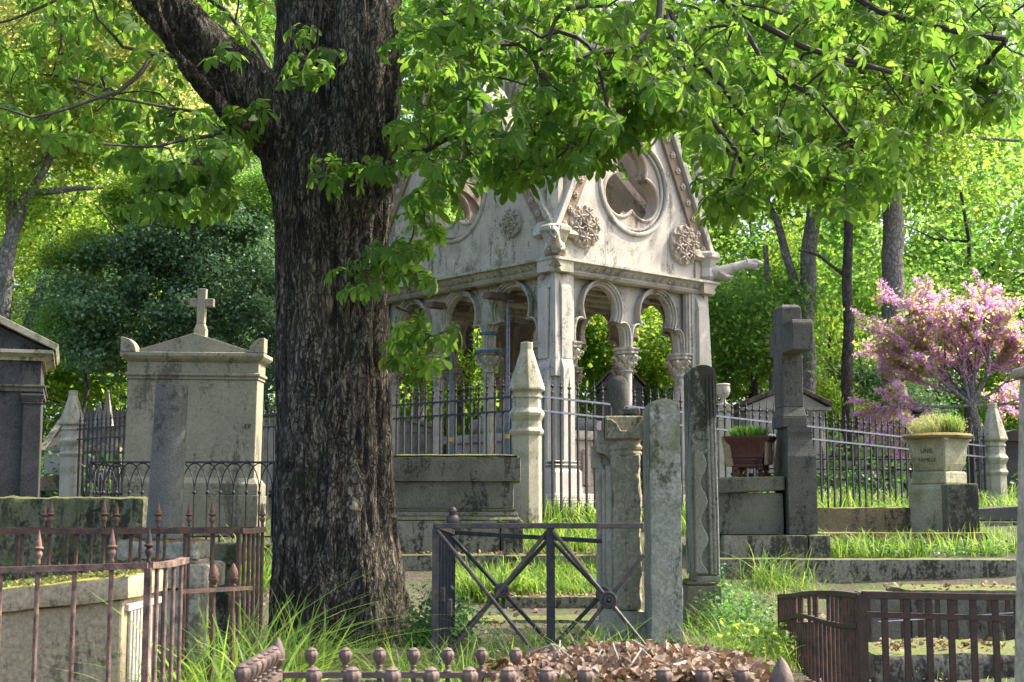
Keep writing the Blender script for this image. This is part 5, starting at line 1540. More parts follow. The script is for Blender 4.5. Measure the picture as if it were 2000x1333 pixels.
def rot_from(normal, spin):
    """rotation matrices whose local z is normal, spun by spin"""
    nrm = normal / np.linalg.norm(normal, axis=1, keepdims=True)
    h = np.where(np.abs(nrm[:, 2:3]) < .9, np.array([[0, 0, 1.]]), np.array([[1., 0, 0]]))
    x = np.cross(h, nrm); x /= np.linalg.norm(x, axis=1, keepdims=True); y = np.cross(nrm, x)
    c, s = np.cos(spin)[:, None], np.sin(spin)[:, None]
    x2 = x * c + y * s; y2 = -x * s + y * c
    return np.stack([x2, y2, nrm], axis=2)
# templates
LEAF_V = np.array([(0, 0, 0), (.5, .34, .06), (1, 0, -.08), (.5, -.34, .06), (.5, 0, -.02)], float)
LEAF_F = np.array([(0, 4, 2, 1), (0, 3, 2, 4)])
def palmate(n=6, droop=.35, seed=0):
    r = random.Random(seed); vs, fs = [], []
    for i in range(n):
        a = (-1 + 2 * i / (n - 1)) * R(128) + r.uniform(-.1, .1)
        L = (1.0 - .38 * abs(-1 + 2 * i / (n - 1)) ** 1.5) * r.uniform(.9, 1.08)
        dr = droop * r.uniform(.6, 1.5); tw = r.uniform(-.35, .35)
        b0 = len(vs); st = [(0.03, .012), (.3, .10), (.56, .19), (.78, .215), (.92, .13), (1.0, .01)]
        for (t, w) in st:
            for k in (-1, 0, 1):
                x = L * t; y = k * w * L; z = -dr * t * t * L + (.35 * w * abs(k)) * L + tw * y
                vs.append((x * math.cos(a) - y * math.sin(a), x * math.sin(a) + y * math.cos(a), z))
        for j in range(len(st) - 1):
            for k in range(2):
                q = b0 + j * 3 + k; fs.append((q, q + 1, q + 4, q + 3))
    return np.array(vs), np.array(fs)
def blade(curve=.5, wd=.028):
    vs, fs = [], []
    n = 6
    for i in range(n + 1):
        t = i / n; w = wd * (1 - t) ** .7 + .001
        x = curve * t ** 2.2; z = t * (1 - .28 * curve * t * t)
        vs += [(x, -w, z), (x, w, z)]
    for i in range(n): fs.append((2 * i, 2 * i + 1, 2 * i + 3, 2 * i + 2))
    return np.array(vs), np.array(fs)

# ------------------------------------------------------------------ the big chestnut
YT = 10.0
chest = thing('chestnut_tree', (XX(660, 1250, YT), YT, .25), 'huge chestnut tree with dark cracked bark and spreading palmate leaves', 'tree')
def trunk_mesh():
    b = MB()
    def limb(path, n=40, flute=.0, seed=0):
        """path of (px, py, Y, half width px)"""
        pts = [P(a, c, Y) for (a, c, Y, w) in path]; rad = [w / F * Y for (a, c, Y, w) in path]
        # smooth resample
        P2, R2 = [], []
        for i in range(len(pts) - 1):
            p0, p1, p2, p3 = pts[max(i - 1, 0)], pts[i], pts[i + 1], pts[min(i + 2, len(pts) - 1)]
            for k in range(10):
                t = k / 10
                P2.append(.5 * ((2 * p1) + (p2 - p0) * t + (2 * p0 - 5 * p1 + 4 * p2 - p3) * t * t + (3 * p1 - p0 - 3 * p2 + p3) * t ** 3))
                R2.append(rad[i] * (1 - t) + rad[i + 1] * t)
        P2.append(pts[-1]); R2.append(rad[-1])
        b0 = len(b.v); b.tube(P2, R2, n)
        if flute:
            for j, p in enumerate(P2):
                for k in range(n):
                    i = b0 + j * n + k; v = Vector(b.v[i]); d = v - p
                    a = math.atan2(d.y, d.x)
                    base = max(0, (1.7 - p.z)) 
                    f = 1 + flute * (.6 * noise.noise(Vector((math.cos(a) * 1.6, math.sin(a) * 1.6, p.z * .45 + seed))) + .45 * noise.noise(Vector((math.cos(a) * 4.2, math.sin(a) * 4.2, p.z * .5 + seed))))
                    f += .13 * base * base * (.35 + .65 * max(0, math.sin(a * 5 + 1.2))) * (1 if base > 0 else 0)
                    b.v[i] = tuple(p + d * f)
    limb([(668, 1330, YT, 136), (668, 1250, YT, 128), (664, 1150, YT, 124), (660, 1050, YT, 117), (657, 900, YT, 115), (655, 750, YT, 113), (652, 600, YT, 112), (650, 450, YT, 115), (650, 340, YT, 115), (650, 270, YT, 92), (655, 230, YT, 60)], 64, .16)
    limb([(600, 420, YT, 60), (575, 320, YT, 68), (530, 235, YT - .05, 64), (475, 165, YT - .1, 60), (400, 95, YT - .2, 54), (330, 25, YT - .3, 50), (240, -75, YT - .4, 46), (120, -220, YT - .6, 38)], 40, .12, 3)
    limb([(604, 420, YT, 72), (602, 300, YT, 70), (600, 180, YT, 68), (600, 60, YT + .05, 66), (598, -60, YT + .1, 64), (590, -220, YT + .2, 50)], 40, .14, 5)
    limb([(690, 480, YT - .05, 75), (700, 360, YT - .12, 74), (714, 240, YT - .18, 72), (720, 120, YT - .2, 71), (718, 0, YT - .2, 70), (730, -120, YT - .2, 66), (760, -280, YT - .2, 54)], 44, .14, 8)
    limb([(520, 275, YT - .1, 22), (455, 232, YT - .35, 20), (400, 175, YT - .5, 18), (345, 105, YT - .7, 15), (315, 40, YT - .8, 11), (300, -40, YT - .9, 8)], 20, .08, 9)
    o = b.build('trunk', M['barkm'], None, origin=(0, 0, 0))
    m = o.modifiers.new('r', 'REMESH'); m.mode = 'VOXEL'; m.voxel_size = .016; m.use_smooth_shade = True
    s = o.modifiers.new('s', 'SMOOTH'); s.factor = .8; s.iterations = 6
    dg = bpy.context.evaluated_depsgraph_get(); ev = o.evaluated_get(dg)
    me = bpy.data.meshes.new_from_object(ev)
    bpy.data.objects.remove(o)
    # bark ridges as real relief
    n = len(me.vertices); co = np.empty(n * 3, np.float32); no = np.empty(n * 3, np.float32)
    me.vertices.foreach_get('co', co); me.vertices.foreach_get('normal', no)
    co = co.reshape(-1, 3); no = no.reshape(-1, 3)
    nf = noise.noise
    d = np.empty(n, np.float32)
    for i in range(n):
        x, y, z = co[i]
        w = nf(Vector((x * 3, y * 3, z * 1.1)))
        r1 = 1 - abs(nf(Vector((x * 11 + w, y * 11 + w, z * 1.9))) * 2)
        r2 = 1 - abs(nf(Vector((x * 24 + w * 2, y * 24, z * 6.5))) * 2)
        d[i] = -.026 * max(0, r1 - .45) * 1.8 - .009 * max(0, r2 - .4) + .012 * w
    co += no * d[:, None]
    co -= np.array(org(chest), dtype=np.float32)[None, :]
    me.vertices.foreach_set('co', co.ravel()); me.update()
    me.materials.clear(); me.materials.append(M['barkm'])
    me.polygons.foreach_set('use_smooth', [True] * len(me.polygons))
    o = bpy.data.objects.new('trunk', me); COL.objects.link(o); o.parent = chest
trunk_mesh()

# main boughs, (px, py, Y), radius start/end
main = [
 ([(318, 100, 9.3), (292, 108, 9.2), (272, 140, 9.1), (232, 180, 9.0), (150, 208, 8.8), (60, 232, 8.6), (-30, 205, 8.4)], .020, .006),
 ([(450, 258, 9.7), (390, 268, 9.4), (310, 283, 9.1), (180, 283, 8.8)], .018, .006),
 ([(440, 268, 9.7), (400, 305, 9.5), (345, 338, 9.3), (338, 372, 9.2)], .018, .008),
 ([(450, 262, 9.7), (380, 220, 9.4), (300, 205, 9.1), (190, 190, 8.9), (120, 150, 8.7)], .014, .005),
 ([(345, 105, 9.3), (240, 95, 9.0), (190, 40, 8.8), (170, -30, 8.7)], .016, .006),
 ([(300, 0, 9.1), (160, -20, 8.9), (20, 40, 8.6), (-60, 60, 8.5)], .016, .006),
 ([(785, 272, 9.9), (832, 295, 9.8), (880, 272, 9.5), (950, 262, 9.3), (1080, 262, 9.0), (1160, 300, 8.8)], .024, .006),
 ([(785, 280, 9.9), (830, 318, 9.8), (880, 330, 9.6), (960, 345, 9.4), (1030, 335, 9.2)], .024, .006),
 ([(785, 185, 9.9), (830, 165, 9.8), (950, 118, 9.5), (1060, 108, 9.3), (1130, 120, 9.1)], .020, .006),
 ([(835, 168, 9.8), (900, 150, 9.5), (990, 155, 9.2), (1050, 170, 9.0)], .012, .005),
 ([(760, -200, 9.8), (960, -190, 9.4), (1180, -130, 9.0), (1290, -40, 8.8), (1288, 45, 8.7), (1235, 88, 8.6), (1160, 105, 8.5), (1070, 138, 8.4), (1058, 195, 8.4), (1095, 265, 8.4), (1135, 310, 8.4)], .055, .007),
 ([(1162, 105, 8.5), (1178, 160, 8.5), (1190, 250, 8.5), (1200, 300, 8.5)], .012, .005),
 ([(1200, -130, 9.0), (1290, 0, 9.3), (1340, 90, 9.4), (1400, 155, 9.5), (1470, 250, 9.6), (1550, 335, 9.7), (1610, 385, 9.8)], .035, .007),
 ([(960, -190, 9.4), (1300, -120, 9.8), (1420, 10, 10), (1560, 90, 10.2), (1700, 130, 10.4), (1850, 175, 10.6), (1965, 160, 10.8)], .045, .007),
 ([(1290, 0, 9.3), (1330, 120, 9.0), (1380, 220, 8.8), (1440, 300, 8.7), (1420, 370, 8.6)], .022, .006),
 ([(1420, 10, 10), (1500, 130, 9.6), (1600, 200, 9.4), (1680, 290, 9.3), (1740, 340, 9.2)], .022, .006),
 ([(1300, -120, 9.8), (1560, -60, 9.4), (1720, 20, 9.2), (1860, 60, 9.0), (1990, 80, 8.9)], .03, .006),
 ([(700, -300, 9.8), (640, -100, 8.6), (620, 60, 8.9), (620, 110, 9.2)], .016, .004),
 ([(770, 560, 9.8), (760, 520, 9.45), (720, 510, 9.3)], .010, .004),
 ([(775, 600, 9.9), (800, 610, 9.7), (840, 600, 9.5)], .010, .004),
 ([(765, 640, 9.9), (800, 655, 9.7), (830, 690, 9.5)], .010, .004),
 ([(735, 395, 9.6), (720, 345, 9.4), (680, 320, 9.3)], .008, .003),
 ([(500, 230, 10.2), (430, 260, 10.6), (330, 240, 11.0), (230, 180, 11.3), (120, 150, 11.4)], .02, .006),
 ([(560, 200, 10.3), (500, 90, 11.0), (440, 20, 11.4), (330, -60, 11.6)], .02, .006),
 ([(760, -280, 9.8), (1000, -700, 9.0), (1300, -900, 8.0), (1800, -1000, 7.2), (2300, -1100, 6.6)], .09, .02),
 ([(1000, -700, 9.0), (1200, -1400, 6.5), (1300, -2200, 5.0)], .05, .015),
 ([(1000, -700, 9.0), (1500, -500, 11.0), (2100, -400, 12.5)], .05, .012),
 ([(120, -220, 9.4), (0, -700, 8.0), (-200, -1300, 6.4)], .05, .012),
]
def chest_crown():
    nodes, par, rmin = [], [], []
    for (pl, r0, r1) in main:
        pts = [P(*q) for q in pl]; L = sum((pts[i + 1] - pts[i]).length for i in range(len(pts) - 1)); acc = 0; prev = -1
        for i in range(len(pts) - 1):
            seg = (pts[i + 1] - pts[i]).length; m = max(2, int(seg / .07))
            for k in range(m):
                p = pts[i].lerp(pts[i + 1], k / m) + Vector((noise.noise(Vector((len(nodes) * .15, 1, 0))), noise.noise(Vector((len(nodes) * .15, 5, 0))), noise.noise(Vector((len(nodes) * .15, 9, 0))))) * .022
                f = (acc + seg * k / m) / L
                nodes.append(p); par.append(prev); rmin.append(r0 + (r1 - r0) * f); prev = len(nodes) - 1
            acc += seg
    nmain = len(nodes)
    env = [(-200, 235), (0, 225), (100, 262), (180, 300), (255, 330), (262, 415), (330, 440), (425, 428), (480, 330), (530, 300), (560, -80), (770, -80), (782, 385), (830, 440), (870, 430), (900, 345), (1000, 368), (1060, 345), (1180, 330), (1240, 275), (1275, 235), (1335, 250), (1380, 300), (1400, 430), (1445, 425), (1480, 368), (1560, 378), (1640, 420), (1700, 395), (1742, 390), (1770, 280), (1850, 245), (1950, 235), (2050, 140), (2200, 60)]
    ex, ey = zip(*env)
    att = []
    def try_add(px, py, Y): att.append(P(px, py, Y))
    for _ in range(120): try_add(random.uniform(800, 1320), random.uniform(0, 250), random.uniform(8, 10.5))
    for _ in range(640):
        px = random.uniform(780, 2080); py = random.uniform(-260, 440)
        if py < np.interp(px, ex, ey) - 14: try_add(px, py, random.uniform(7.6, 11.4) + (px > 1400) * .5)
    limbs = [[(600, 420, 60), (530, 235, 64), (475, 165, 60), (400, 95, 54), (330, 25, 50), (240, -75, 46), (120, -220, 38)], [(520, 275, 22), (455, 232, 20), (400, 175, 18), (345, 105, 15), (315, 40, 11)], [(598, 420, 70), (595, 300, 68), (588, 60, 58), (560, -220, 44)], [(690, 480, 75), (714, 240, 72), (720, 0, 70), (760, -280, 54)]]
    def onlimb(px, py, m=26):
        for L_ in limbs:
            for i in range(len(L_) - 1):
                (a, b_, w0), (c, d, w1) = L_[i], L_[i + 1]
                t_ = max(0, min(1, ((px - a) * (c - a) + (py - b_) * (d - b_)) / ((c - a) ** 2 + (d - b_) ** 2)))
                if math.hypot(px - a - (c - a) * t_, py - b_ - (d - b_) * t_) < w0 + (w1 - w0) * t_ + m: return True
        return False
    for _ in range(420):
        px = random.uniform(-80, 540); py = random.uniform(-260, 440)
        if py < np.interp(px, ex, ey) - 14 and (px > 110 or random.random() < .7):
            if onlimb(px, py): try_add(px, py, random.uniform(10.8, 12.0))
            else: try_add(px, py, random.uniform(8.6, 11.8))
    # the part of the crown above the picture, which shades the graves
    for _ in range(430):
        att.append(Vector((random.uniform(-3.5, 6.5), random.uniform(3.0, 13.0), random.uniform(6.4, 8.2))))
    # denser lower fringe
    for _ in range(200):
        px = random.uniform(885, 1960); py = np.interp(px, ex, ey) - random.uniform(14, 80)
        try_add(px, py, random.uniform(8.2, 9.8))
    for _ in range(38):
        px = random.uniform(265, 450); py = np.interp(px, ex, ey) - random.uniform(14, 110)
        if not onlimb(px, py, 40): try_add(px, py, random.uniform(9.2, 10.6))
    # sprigs on the trunk and beside it
    for (x0, x1, y0, y1, Y0, Y1, k) in ((566, 655, 72, 160, 8.9, 9.3, 6), (610, 765, 312, 372, 9.2, 9.5, 6), (676, 775, 478, 575, 9.0, 9.5, 8), (770, 870, 480, 550, 9.2, 9.8, 6), (785, 860, 625, 700, 9.3, 9.8, 8), (786, 840, 120, 330, 9.2, 9.8, 6), (800, 850, 380, 470, 9.0, 9.9, 5), (420, 520, 210, 300, 9.2, 9.5, 5), (400, 480, 118, 130, 9.2, 9.3, 1)):
        for _ in range(k): try_add(random.uniform(x0, x1), random.uniform(y0, y1), random.uniform(Y0, Y1))
    A_ = np.array([tuple(p) for p in att])
    Nn = np.array([tuple(p) for p in nodes])
    d0 = np.min(np.linalg.norm(A_[:, None, :] - Nn[None, ::3, :], axis=2), axis=1)
    order = np.argsort(d0)
    arr = list(map(tuple, Nn)); chains = []; tips = []
    NB = np.array(arr)
    for ai in order:
        a = Vector(A_[ai]); d = np.linalg.norm(NB - np.array(a), axis=1)
        j = int(np.argmin(d)); p = Vector(NB[j]); L = (a - p).length
        if L > 2.2: continue
        m = max(2, int(L / .09)); ch = [j]; side = Vector((random.uniform(-1, 1), random.uniform(-1, 1), random.uniform(.1, 1))).normalized() * L * .16
        newp = []
        for k in range(1, m + 1):
            t = k / m
            q = p.lerp(a, t) + side * math.sin(PI * t) + Vector((random.uniform(-1, 1), random.uniform(-1, 1), random.uniform(-1, 1))) * .008
            nodes.append(q); par.append(ch[-1]); rmin.append(.0022); ch.append(len(nodes) - 1); newp.append(tuple(q))
        NB = np.vstack([NB, np.array(newp)]); chains.append(ch); tips.append((ch[-1], (a - p).normalized()))
    cnt = np.zeros(len(nodes))
    for (tnode, _) in tips:
        i = tnode
        while i >= 0: cnt[i] += 1; i = par[i]
    rad = [max(rmin[i], .0026 * math.sqrt(cnt[i] + .3)) for i in range(len(nodes))]
    b = MB(); st = 0
    i = 0
    while i < nmain:
        j = i + 1
        while j < nmain and par[j] == j - 1: j += 1
        b.tube([nodes[k] for k in range(i, j)], [max(rmin[k], min(rad[k], rmin[i])) for k in range(i, j)], 7); i = j
    for ch in chains:
        rr = [min(rad[k], rad[ch[1]]) for k in ch]
        b.tube([nodes[k] for k in ch], rr, 5)
    # petioles and leaves
    T, Nrm, S, sp, pet = [], [], [], [], []
    for (tn, dr) in tips:
        base = nodes[tn]
        for k in range(random.choice((3, 4, 4, 5))):
            a = random.uniform(0, 2 * PI)
            off = Vector((math.cos(a), math.sin(a), random.uniform(-.3, .45))) * random.uniform(.05, .13) + dr * .03
            q = base + off
            b.tube([base, base + off * .5 + Vector((0, 0, .012)), q], [.0022, .0017, .0017], 4, caps=False)
            T.append(tuple(q)); nn = Vector((off.x * random.uniform(3, 12), off.y * random.uniform(3, 12), .25 + random.uniform(0, .7))).normalized() + Vector((random.uniform(-.35, .35), random.uniform(-.35, .35), 0))
            Nrm.append(tuple(nn)); S.append(random.uniform(.075, .13))
            sp.append(off)
    b.build('branches', M['twig'], chest, smooth=True)
    T, Nrm, S = np.array(T), np.array(Nrm), np.array(S)
    nrm = Nrm / np.linalg.norm(Nrm, axis=1, keepdims=True)
    ox = np.array([tuple(v) for v in sp]); ox = ox - nrm * np.sum(ox * nrm, axis=1, keepdims=True); ox /= np.linalg.norm(ox, axis=1, keepdims=True) + 1e-9
    Rm = np.stack([ox, np.cross(nrm, ox), nrm], axis=2)
    tint = np.clip(rng.normal(.4, .22, len(T)), 0, 1)
    vs = []
    groups = rng.integers(0, 5, len(T))
    tvs = [palmate(n_, dr_, s_) for (n_, dr_, s_) in ((7, .25, 1), (5, .5, 2), (6, .7, 3), (7, .45, 4), (5, .3, 5))]
    crown = None
    # join the five leaf shapes into one crown mesh
    meshes = [inst_mesh('crown', tvs[g][0], tvs[g][1], Rm[groups == g], T[groups == g], S[groups == g], tint[groups == g], M['chest'], False, origin=org(chest)) for g in range(5)]
    objs = []
    bm = bmesh.new()
    for me in meshes: bm.from_mesh(me)
    me = bpy.data.meshes.new('crown'); bm.to_mesh(me); bm.free(); me.materials.append(M['chest'])
    for m2 in meshes: bpy.data.meshes.remove(m2)
    o = bpy.data.objects.new('crown', me); COL.objects.link(o); o.parent = chest
    # pale flower candles at the right fringe
    for (px, py, Y) in ((1722, 245, 9.5), (1700, 320, 9.4), (1885, 45, 9.0), (1985, 140, 9.2), (1805, 20, 9.2)):
        c = P(px, py, Y); b = MB()
        for k in range(46):
            f = k / 46; a = k * 2.4; r = .035 * (1 - f * .8)
            b.ball(c + Vector((r * math.cos(a), r * math.sin(a), .16 * f - .06)), .008, 5, 4)
        b.build('flower_candle', M['straw'], chest)
    print('chestnut leaves', len(T), 'nodes', len(nodes))
chest_crown()

# ------------------------------------------------------------------ background trees
def crown_mesh(name, n_clump, per, rx, rz, leaf, mat, seed, spread=.34, flat=.8, hole=.0):
    r = np.random.default_rng(seed)
    d = r.normal(size=(n_clump, 3)); d /= np.linalg.norm(d, axis=1, keepdims=True)
    rad = r.uniform(.35, 1.0, n_clump) ** .6
    c = d * rad[:, None] * np.array([rx, rx, rz])
    size = r.uniform(.6, 1.3, n_clump) * spread * rx
    cc = np.repeat(c, per, axis=0); ss = np.repeat(size, per)
    g = r.normal(size=(n_clump * per, 3)) * np.array([1, 1, flat]) * .55
    pts = cc + g * ss[:, None]
    nrm = r.normal(size=(len(pts), 3)) * .8 + np.array([0, 0, 1.0]) + g * .4
    Rm = rot_from(nrm, r.uniform(0, 2 * PI, len(pts)))
    ct = np.repeat(np.clip(r.normal(.45, .22, n_clump), 0, 1), per)
    tint = ct + r.normal(0, .2, len(pts))
    return inst_mesh(name, LEAF_V, LEAF_F, Rm, pts, leaf * r.uniform(.7, 1.3, len(pts)), tint, mat, False)
CR = {}
for (k, mt) in (('maple', 'maple'), ('green', 'green'), ('bronze', 'bronze')):
    for s in range(3):
        CR[k, s] = crown_mesh('crown', 90, 170, 3.4, 2.7, .14, M[mt], 40 + s + len(k), .22)
CR['holly', 0] = crown_mesh('crown', 62, 330, 1.6, 1.6, .075, M['holly'], 5, .21)
CR['low', 0] = crown_mesh('crown', 60, 240, 1.5, .9, .10, M['green'], 15, .34)
CR['low', 1] = crown_mesh('crown', 60, 240, 1.5, .9, .10, M['maple'], 16, .34)
CR['low', 2] = crown_mesh('crown', 70, 260, 1.5, 1.1, .085, M['holly'], 17, .34)
def limb_tree(t, paths, mat, n=9):
    b = MB()
    for (pl, w0, w1) in paths:
        pts, rad = [], []
        raw = [P(*q) for q in pl]
        for i in range(len(raw) - 1):
            for k in range(5):
                f = k / 5; pts.append(raw[i].lerp(raw[i + 1], f)); 
        pts.append(raw[-1])
        m = len(pts)
        for i in range(m):
            if 0 < i < m - 1: pts[i] = pts[i] + Vector((noise.noise(pts[i] * 1.3), 0, noise.noise(pts[i] * 1.1 + Vector((5, 0, 0))))) * .07
            rad.append((w0 + (w1 - w0) * i / (m - 1)) / F * pl[0][2])
        b.tube(pts, rad, n)
    return b.build('trunk', mat, t, smooth=True)
def bgtree(px, Y, cpy, kind, var, label, scale=1.0, sz=None, base=None, trunkpaths=None, tw=14, bmat='barkd', group=None, dx=0, crowns=None):
    X = (px - 1000) / F * Y; zb = ground(X, Y)
    t = thing('tree', (X, Y, zb), label, 'tree', group)
    zc = ZZ(cpy, Y)
    if trunkpaths: limb_tree(t, trunkpaths, M[bmat])
    else:
        b = MB(); top = zc + .8; nseg = 6; r0 = tw / F * Y
        pts = [Vector((X + .25 * noise.noise(Vector((X, i * .7, 0))), Y, zb - .2 + (top - zb) * i / nseg)) for i in range(nseg + 1)]
        b.tube(pts, [r0 * (1.15 - .8 * i / nseg) for i in range(nseg + 1)], 9)
        for k in range(6):
            i = random.choice((3, 4, 5)); a = random.uniform(0, 2 * PI); p = pts[i]
            e = p + Vector((math.cos(a) * 1.6, math.sin(a) * 1.6, random.uniform(.5, 1.6))) * scale
            b.tube([p, p.lerp(e, .5) + Vector((0, 0, -.15)), e], [r0 * .4, r0 * .28, r0 * .1], 6)
        b.build('trunk', M[bmat], t, smooth=True)
    for j, (ddx, ddz, kk, vv, sc_) in enumerate(crowns or [(dx, 0, kind, var, scale)]):
        c = place_mesh('crown', CR[kk, vv], (X + ddx, Y, zc + ddz), t, random.uniform(0, 6.28), (sc_, sc_, (sz or sc_)))
    return t
# left
bgtree(30, 24, 150, 'maple', 2, 'tall tree with yellow bronze spring leaves and forked grey limbs at the upper left', 1.0, trunkpaths=[
    ([(-12, 700, 24), (12, 520, 24), (42, 400, 24), (60, 372, 24)], 17, 12), ([(55, 375, 24), (110, 375, 24), (180, 372, 24), (262, 358, 24)], 8, 3), ([(42, 400, 24), (100, 300, 24), (130, 180, 24), (170, 60, 24)], 9, 4),
    ([(-40, 400, 24), (40, 340, 24), (100, 290, 24), (175, 272, 24)], 7, 3), ([(20, 480, 24), (15, 200, 24), (30, 60, 24)], 10, 6)], bmat='barkg', crowns=[(.2, .6, 'bronze', 0, .8), (-.6, -.9, 'maple', 1, .62), (1.6, 1.2, 'bronze', 1, .6)])
bgtree(110, 30, 330, 'maple', 0, 'leaning dark trunked tree with bright yellow green leaves behind the dark mausoleum', .85, trunkpaths=[
    ([(42, 900, 30), (55, 650, 30), (90, 510, 30), (110, 440, 30), (125, 300, 30)], 13, 5), ([(100, 480, 30), (150, 380, 30), (190, 300, 30)], 6, 2), ([(5, 900, 30), (8, 600, 30), (-10, 480, 30)], 14, 12)])
bgtree(345, 23, 545, 'holly', 0, 'dark glossy evergreen tree behind the cross topped monument', 1.03, tw=10, crowns=[(-.6, -.4, 'holly', 0, .95), (.5, .1, 'holly', 0, .9), (.1, 1.0, 'holly', 0, .8), (-1.7, .4, 'low', 1, .4), (.9, -.9, 'holly', 0, .7), (-.7, 1.3, 'low', 1, .45), (-1.6, -.8, 'low', 0, .45), (1.2, 1.4, 'low', 0, .4)])
bgtree(165, 24.5, 600, 'low', 2, 'dark evergreen bough mass left of the evergreen tree', .75, tw=5)
bgtree(470, 27, 430, 'holly', 0, 'second dark evergreen tree rising just left of the chestnut trunk', 1.0, tw=9)
bgtree(130, 33, 690, 'low', 1, 'small bright yellow green tree behind the steep roofed tomb', 1.3, tw=5)
bgtree(200, 34, 560, 'maple', 1, 'bright spring tree between the mausoleum and the dark evergreen', .75, tw=9)
# right
bgtree(1745, 26, 0, 'green', 0, 'tall tree with thick straight grey trunk behind the pink blossom tree', 1.0, trunkpaths=[
    ([(1772, 900, 26), (1752, 800, 26), (1745, 700, 26), (1744, 500, 26), (1742, 320, 26), (1738, 230, 26), (1735, 60, 26)], 27, 16), ([(1758, 330, 26), (1800, 295, 26), (1850, 255, 26), (1900, 262, 26), (1990, 275, 26)], 9, 3), ([(1742, 250, 26), (1690, 150, 26), (1640, 60, 26)], 9, 3), ([(1736, 200, 26), (1800, 90, 26), (1850, 0, 26)], 8, 3)], bmat='barkg')
bgtree(1590, 26.5, 90, 'green', 1, 'grey forked tree rising directly behind the dark stone cross', .95, trunkpaths=[
    ([(1572, 900, 26.5), (1574, 700, 26.5), (1578, 560, 26.5), (1586, 410, 26.5), (1600, 200, 26.5)], 20, 13), ([(1566, 620, 26.5), (1545, 520, 26.5), (1518, 430, 26.5), (1496, 388, 26.5), (1480, 250, 26.5)], 10, 5), ([(1514, 900, 26.5), (1510, 660, 26.5), (1500, 560, 26.5), (1495, 480, 26.5)], 8, 5)], bmat='barkg')
bgtree(1655, 25.8, 190, 'maple', 2, 'slender dark trunked tree between the cross and the thick grey trunk', .8, trunkpaths=[
    ([(1660, 900, 25.8), (1656, 700, 25.8), (1655, 540, 25.8), (1660, 400, 25.8), (1665, 250, 25.8)], 13, 7), ([(1654, 540, 25.8), (1600, 500, 25.8), (1560, 490, 25.8)], 4, 2)])
bgtree(1460, 27, 640, 'low', 0, 'small green understorey tree between the gothic canopy and the dark cross', .92, sz=1.0, trunkpaths=[
    ([(1478, 880, 27), (1475, 760, 27), (1468, 690, 27), (1455, 620, 27)], 8, 3), ([(1473, 740, 27), (1492, 670, 27), (1500, 600, 27)], 5, 2), ([(1468, 690, 27), (1440, 610, 27), (1400, 560, 27)], 3, 1)])
bgtree(1625, 34, 600, 'maple', 0, 'bright yellow green sapling glowing behind the dark cross', .48, sz=.9, tw=4)
bgtree(1612, 30, 830, 'low', 1, 'glowing yellow green bush right of the low tomb house', .5, sz=.9, tw=3)
bgtree(1900, 30, 430, 'green', 2, 'broad bright green tree filling the right edge above the blossom', 1.0, tw=8)
bgtree(1240, 31, 660, 'low', 1, 'green bush seen through the front arches of the canopy', 1.1, sz=1.2, tw=4)
bgtree(1275, 32, 780, 'low', 2, 'dark evergreen bush seen low through the front arches', .6, sz=1.0, tw=4)
bgtree(910, 31, 760, 'low', 1, 'yellow green bush seen through the left arches', 1.3, sz=1.7, tw=4)
bgtree(890, 27, 620, 'maple', 1, 'leaning dark trunk seen through the left arches', .55, trunkpaths=[([(868, 960, 27), (880, 850, 27), (905, 760, 27), (915, 680, 27), (918, 560, 27)], 13, 9)])
bgtree(810, 28, 500, 'green', 1, 'grey trunked tree just right of the chestnut trunk', .6, trunkpaths=[([(812, 960, 28), (814, 850, 28), (820, 700, 28), (822, 560, 28)], 12, 9)], bmat='barkg')
bgtree(1700, 33, 800, 'low', 2, 'dark evergreen shrub between the two grey trunks at right', 1.1, sz=1.0, tw=4)
# the wood closing the view
k = 0
woods = [(-120, 40, 420, 'maple'), (60, 42, 560, 'maple'), (230, 40, 330, 'bronze'), (400, 42, 480, 'green'), (560, 40, 380, 'maple'), (720, 44, 520, 'green'), (880, 40, 420, 'maple'), (1040, 42, 600, 'green'), (1180, 40, 430, 'maple'), (1330, 40, 560, 'green'), (1470, 42, 420, 'maple'),
         (1600, 40, 640, 'maple'), (1740, 42, 500, 'maple'), (1880, 40, 640, 'green'), (2020, 42, 480, 'maple'), (2150, 40, 600, 'green'),
         (-60, 52, 120, 'bronze'), (150, 50, 60, 'bronze'), (380, 52, 150, 'maple'), (620, 50, 60, 'green'), (860, 52, 160, 'green'), (1100, 52, 60, 'green'), (1330, 50, 180, 'maple'), (1540, 52, 90, 'green'), (1750, 50, 220, 'maple'), (1960, 52, 120, 'green'), (2130, 50, 260, 'maple'),
         (0, 50, 700, 'green'), (260, 48, 720, 'green'), (520, 50, 700, 'green'), (780, 50, 740, 'maple'), (1000, 48, 760, 'green'), (1220, 50, 740, 'maple'), (1420, 48, 760, 'green'), (1650, 50, 760, 'green'), (1850, 48, 780, 'maple'), (2060, 50, 740, 'green')]
words = {'maple': 'yellow green', 'green': 'fresh green', 'bronze': 'bronze yellow'}
for i, (px, Y, cpy, kd) in enumerate(woods):
    lab = '%s spring tree in the wood closing the view behind the tombs' % words[kd]
    bgtree(px, Y + random.uniform(-1.5, 1.5), cpy, kd, i % 3, lab, 1.05 * Y / 42, tw=8, group='trees of the %s wood behind' % words[kd], bmat=('barkd', 'barkg')[i % 2])

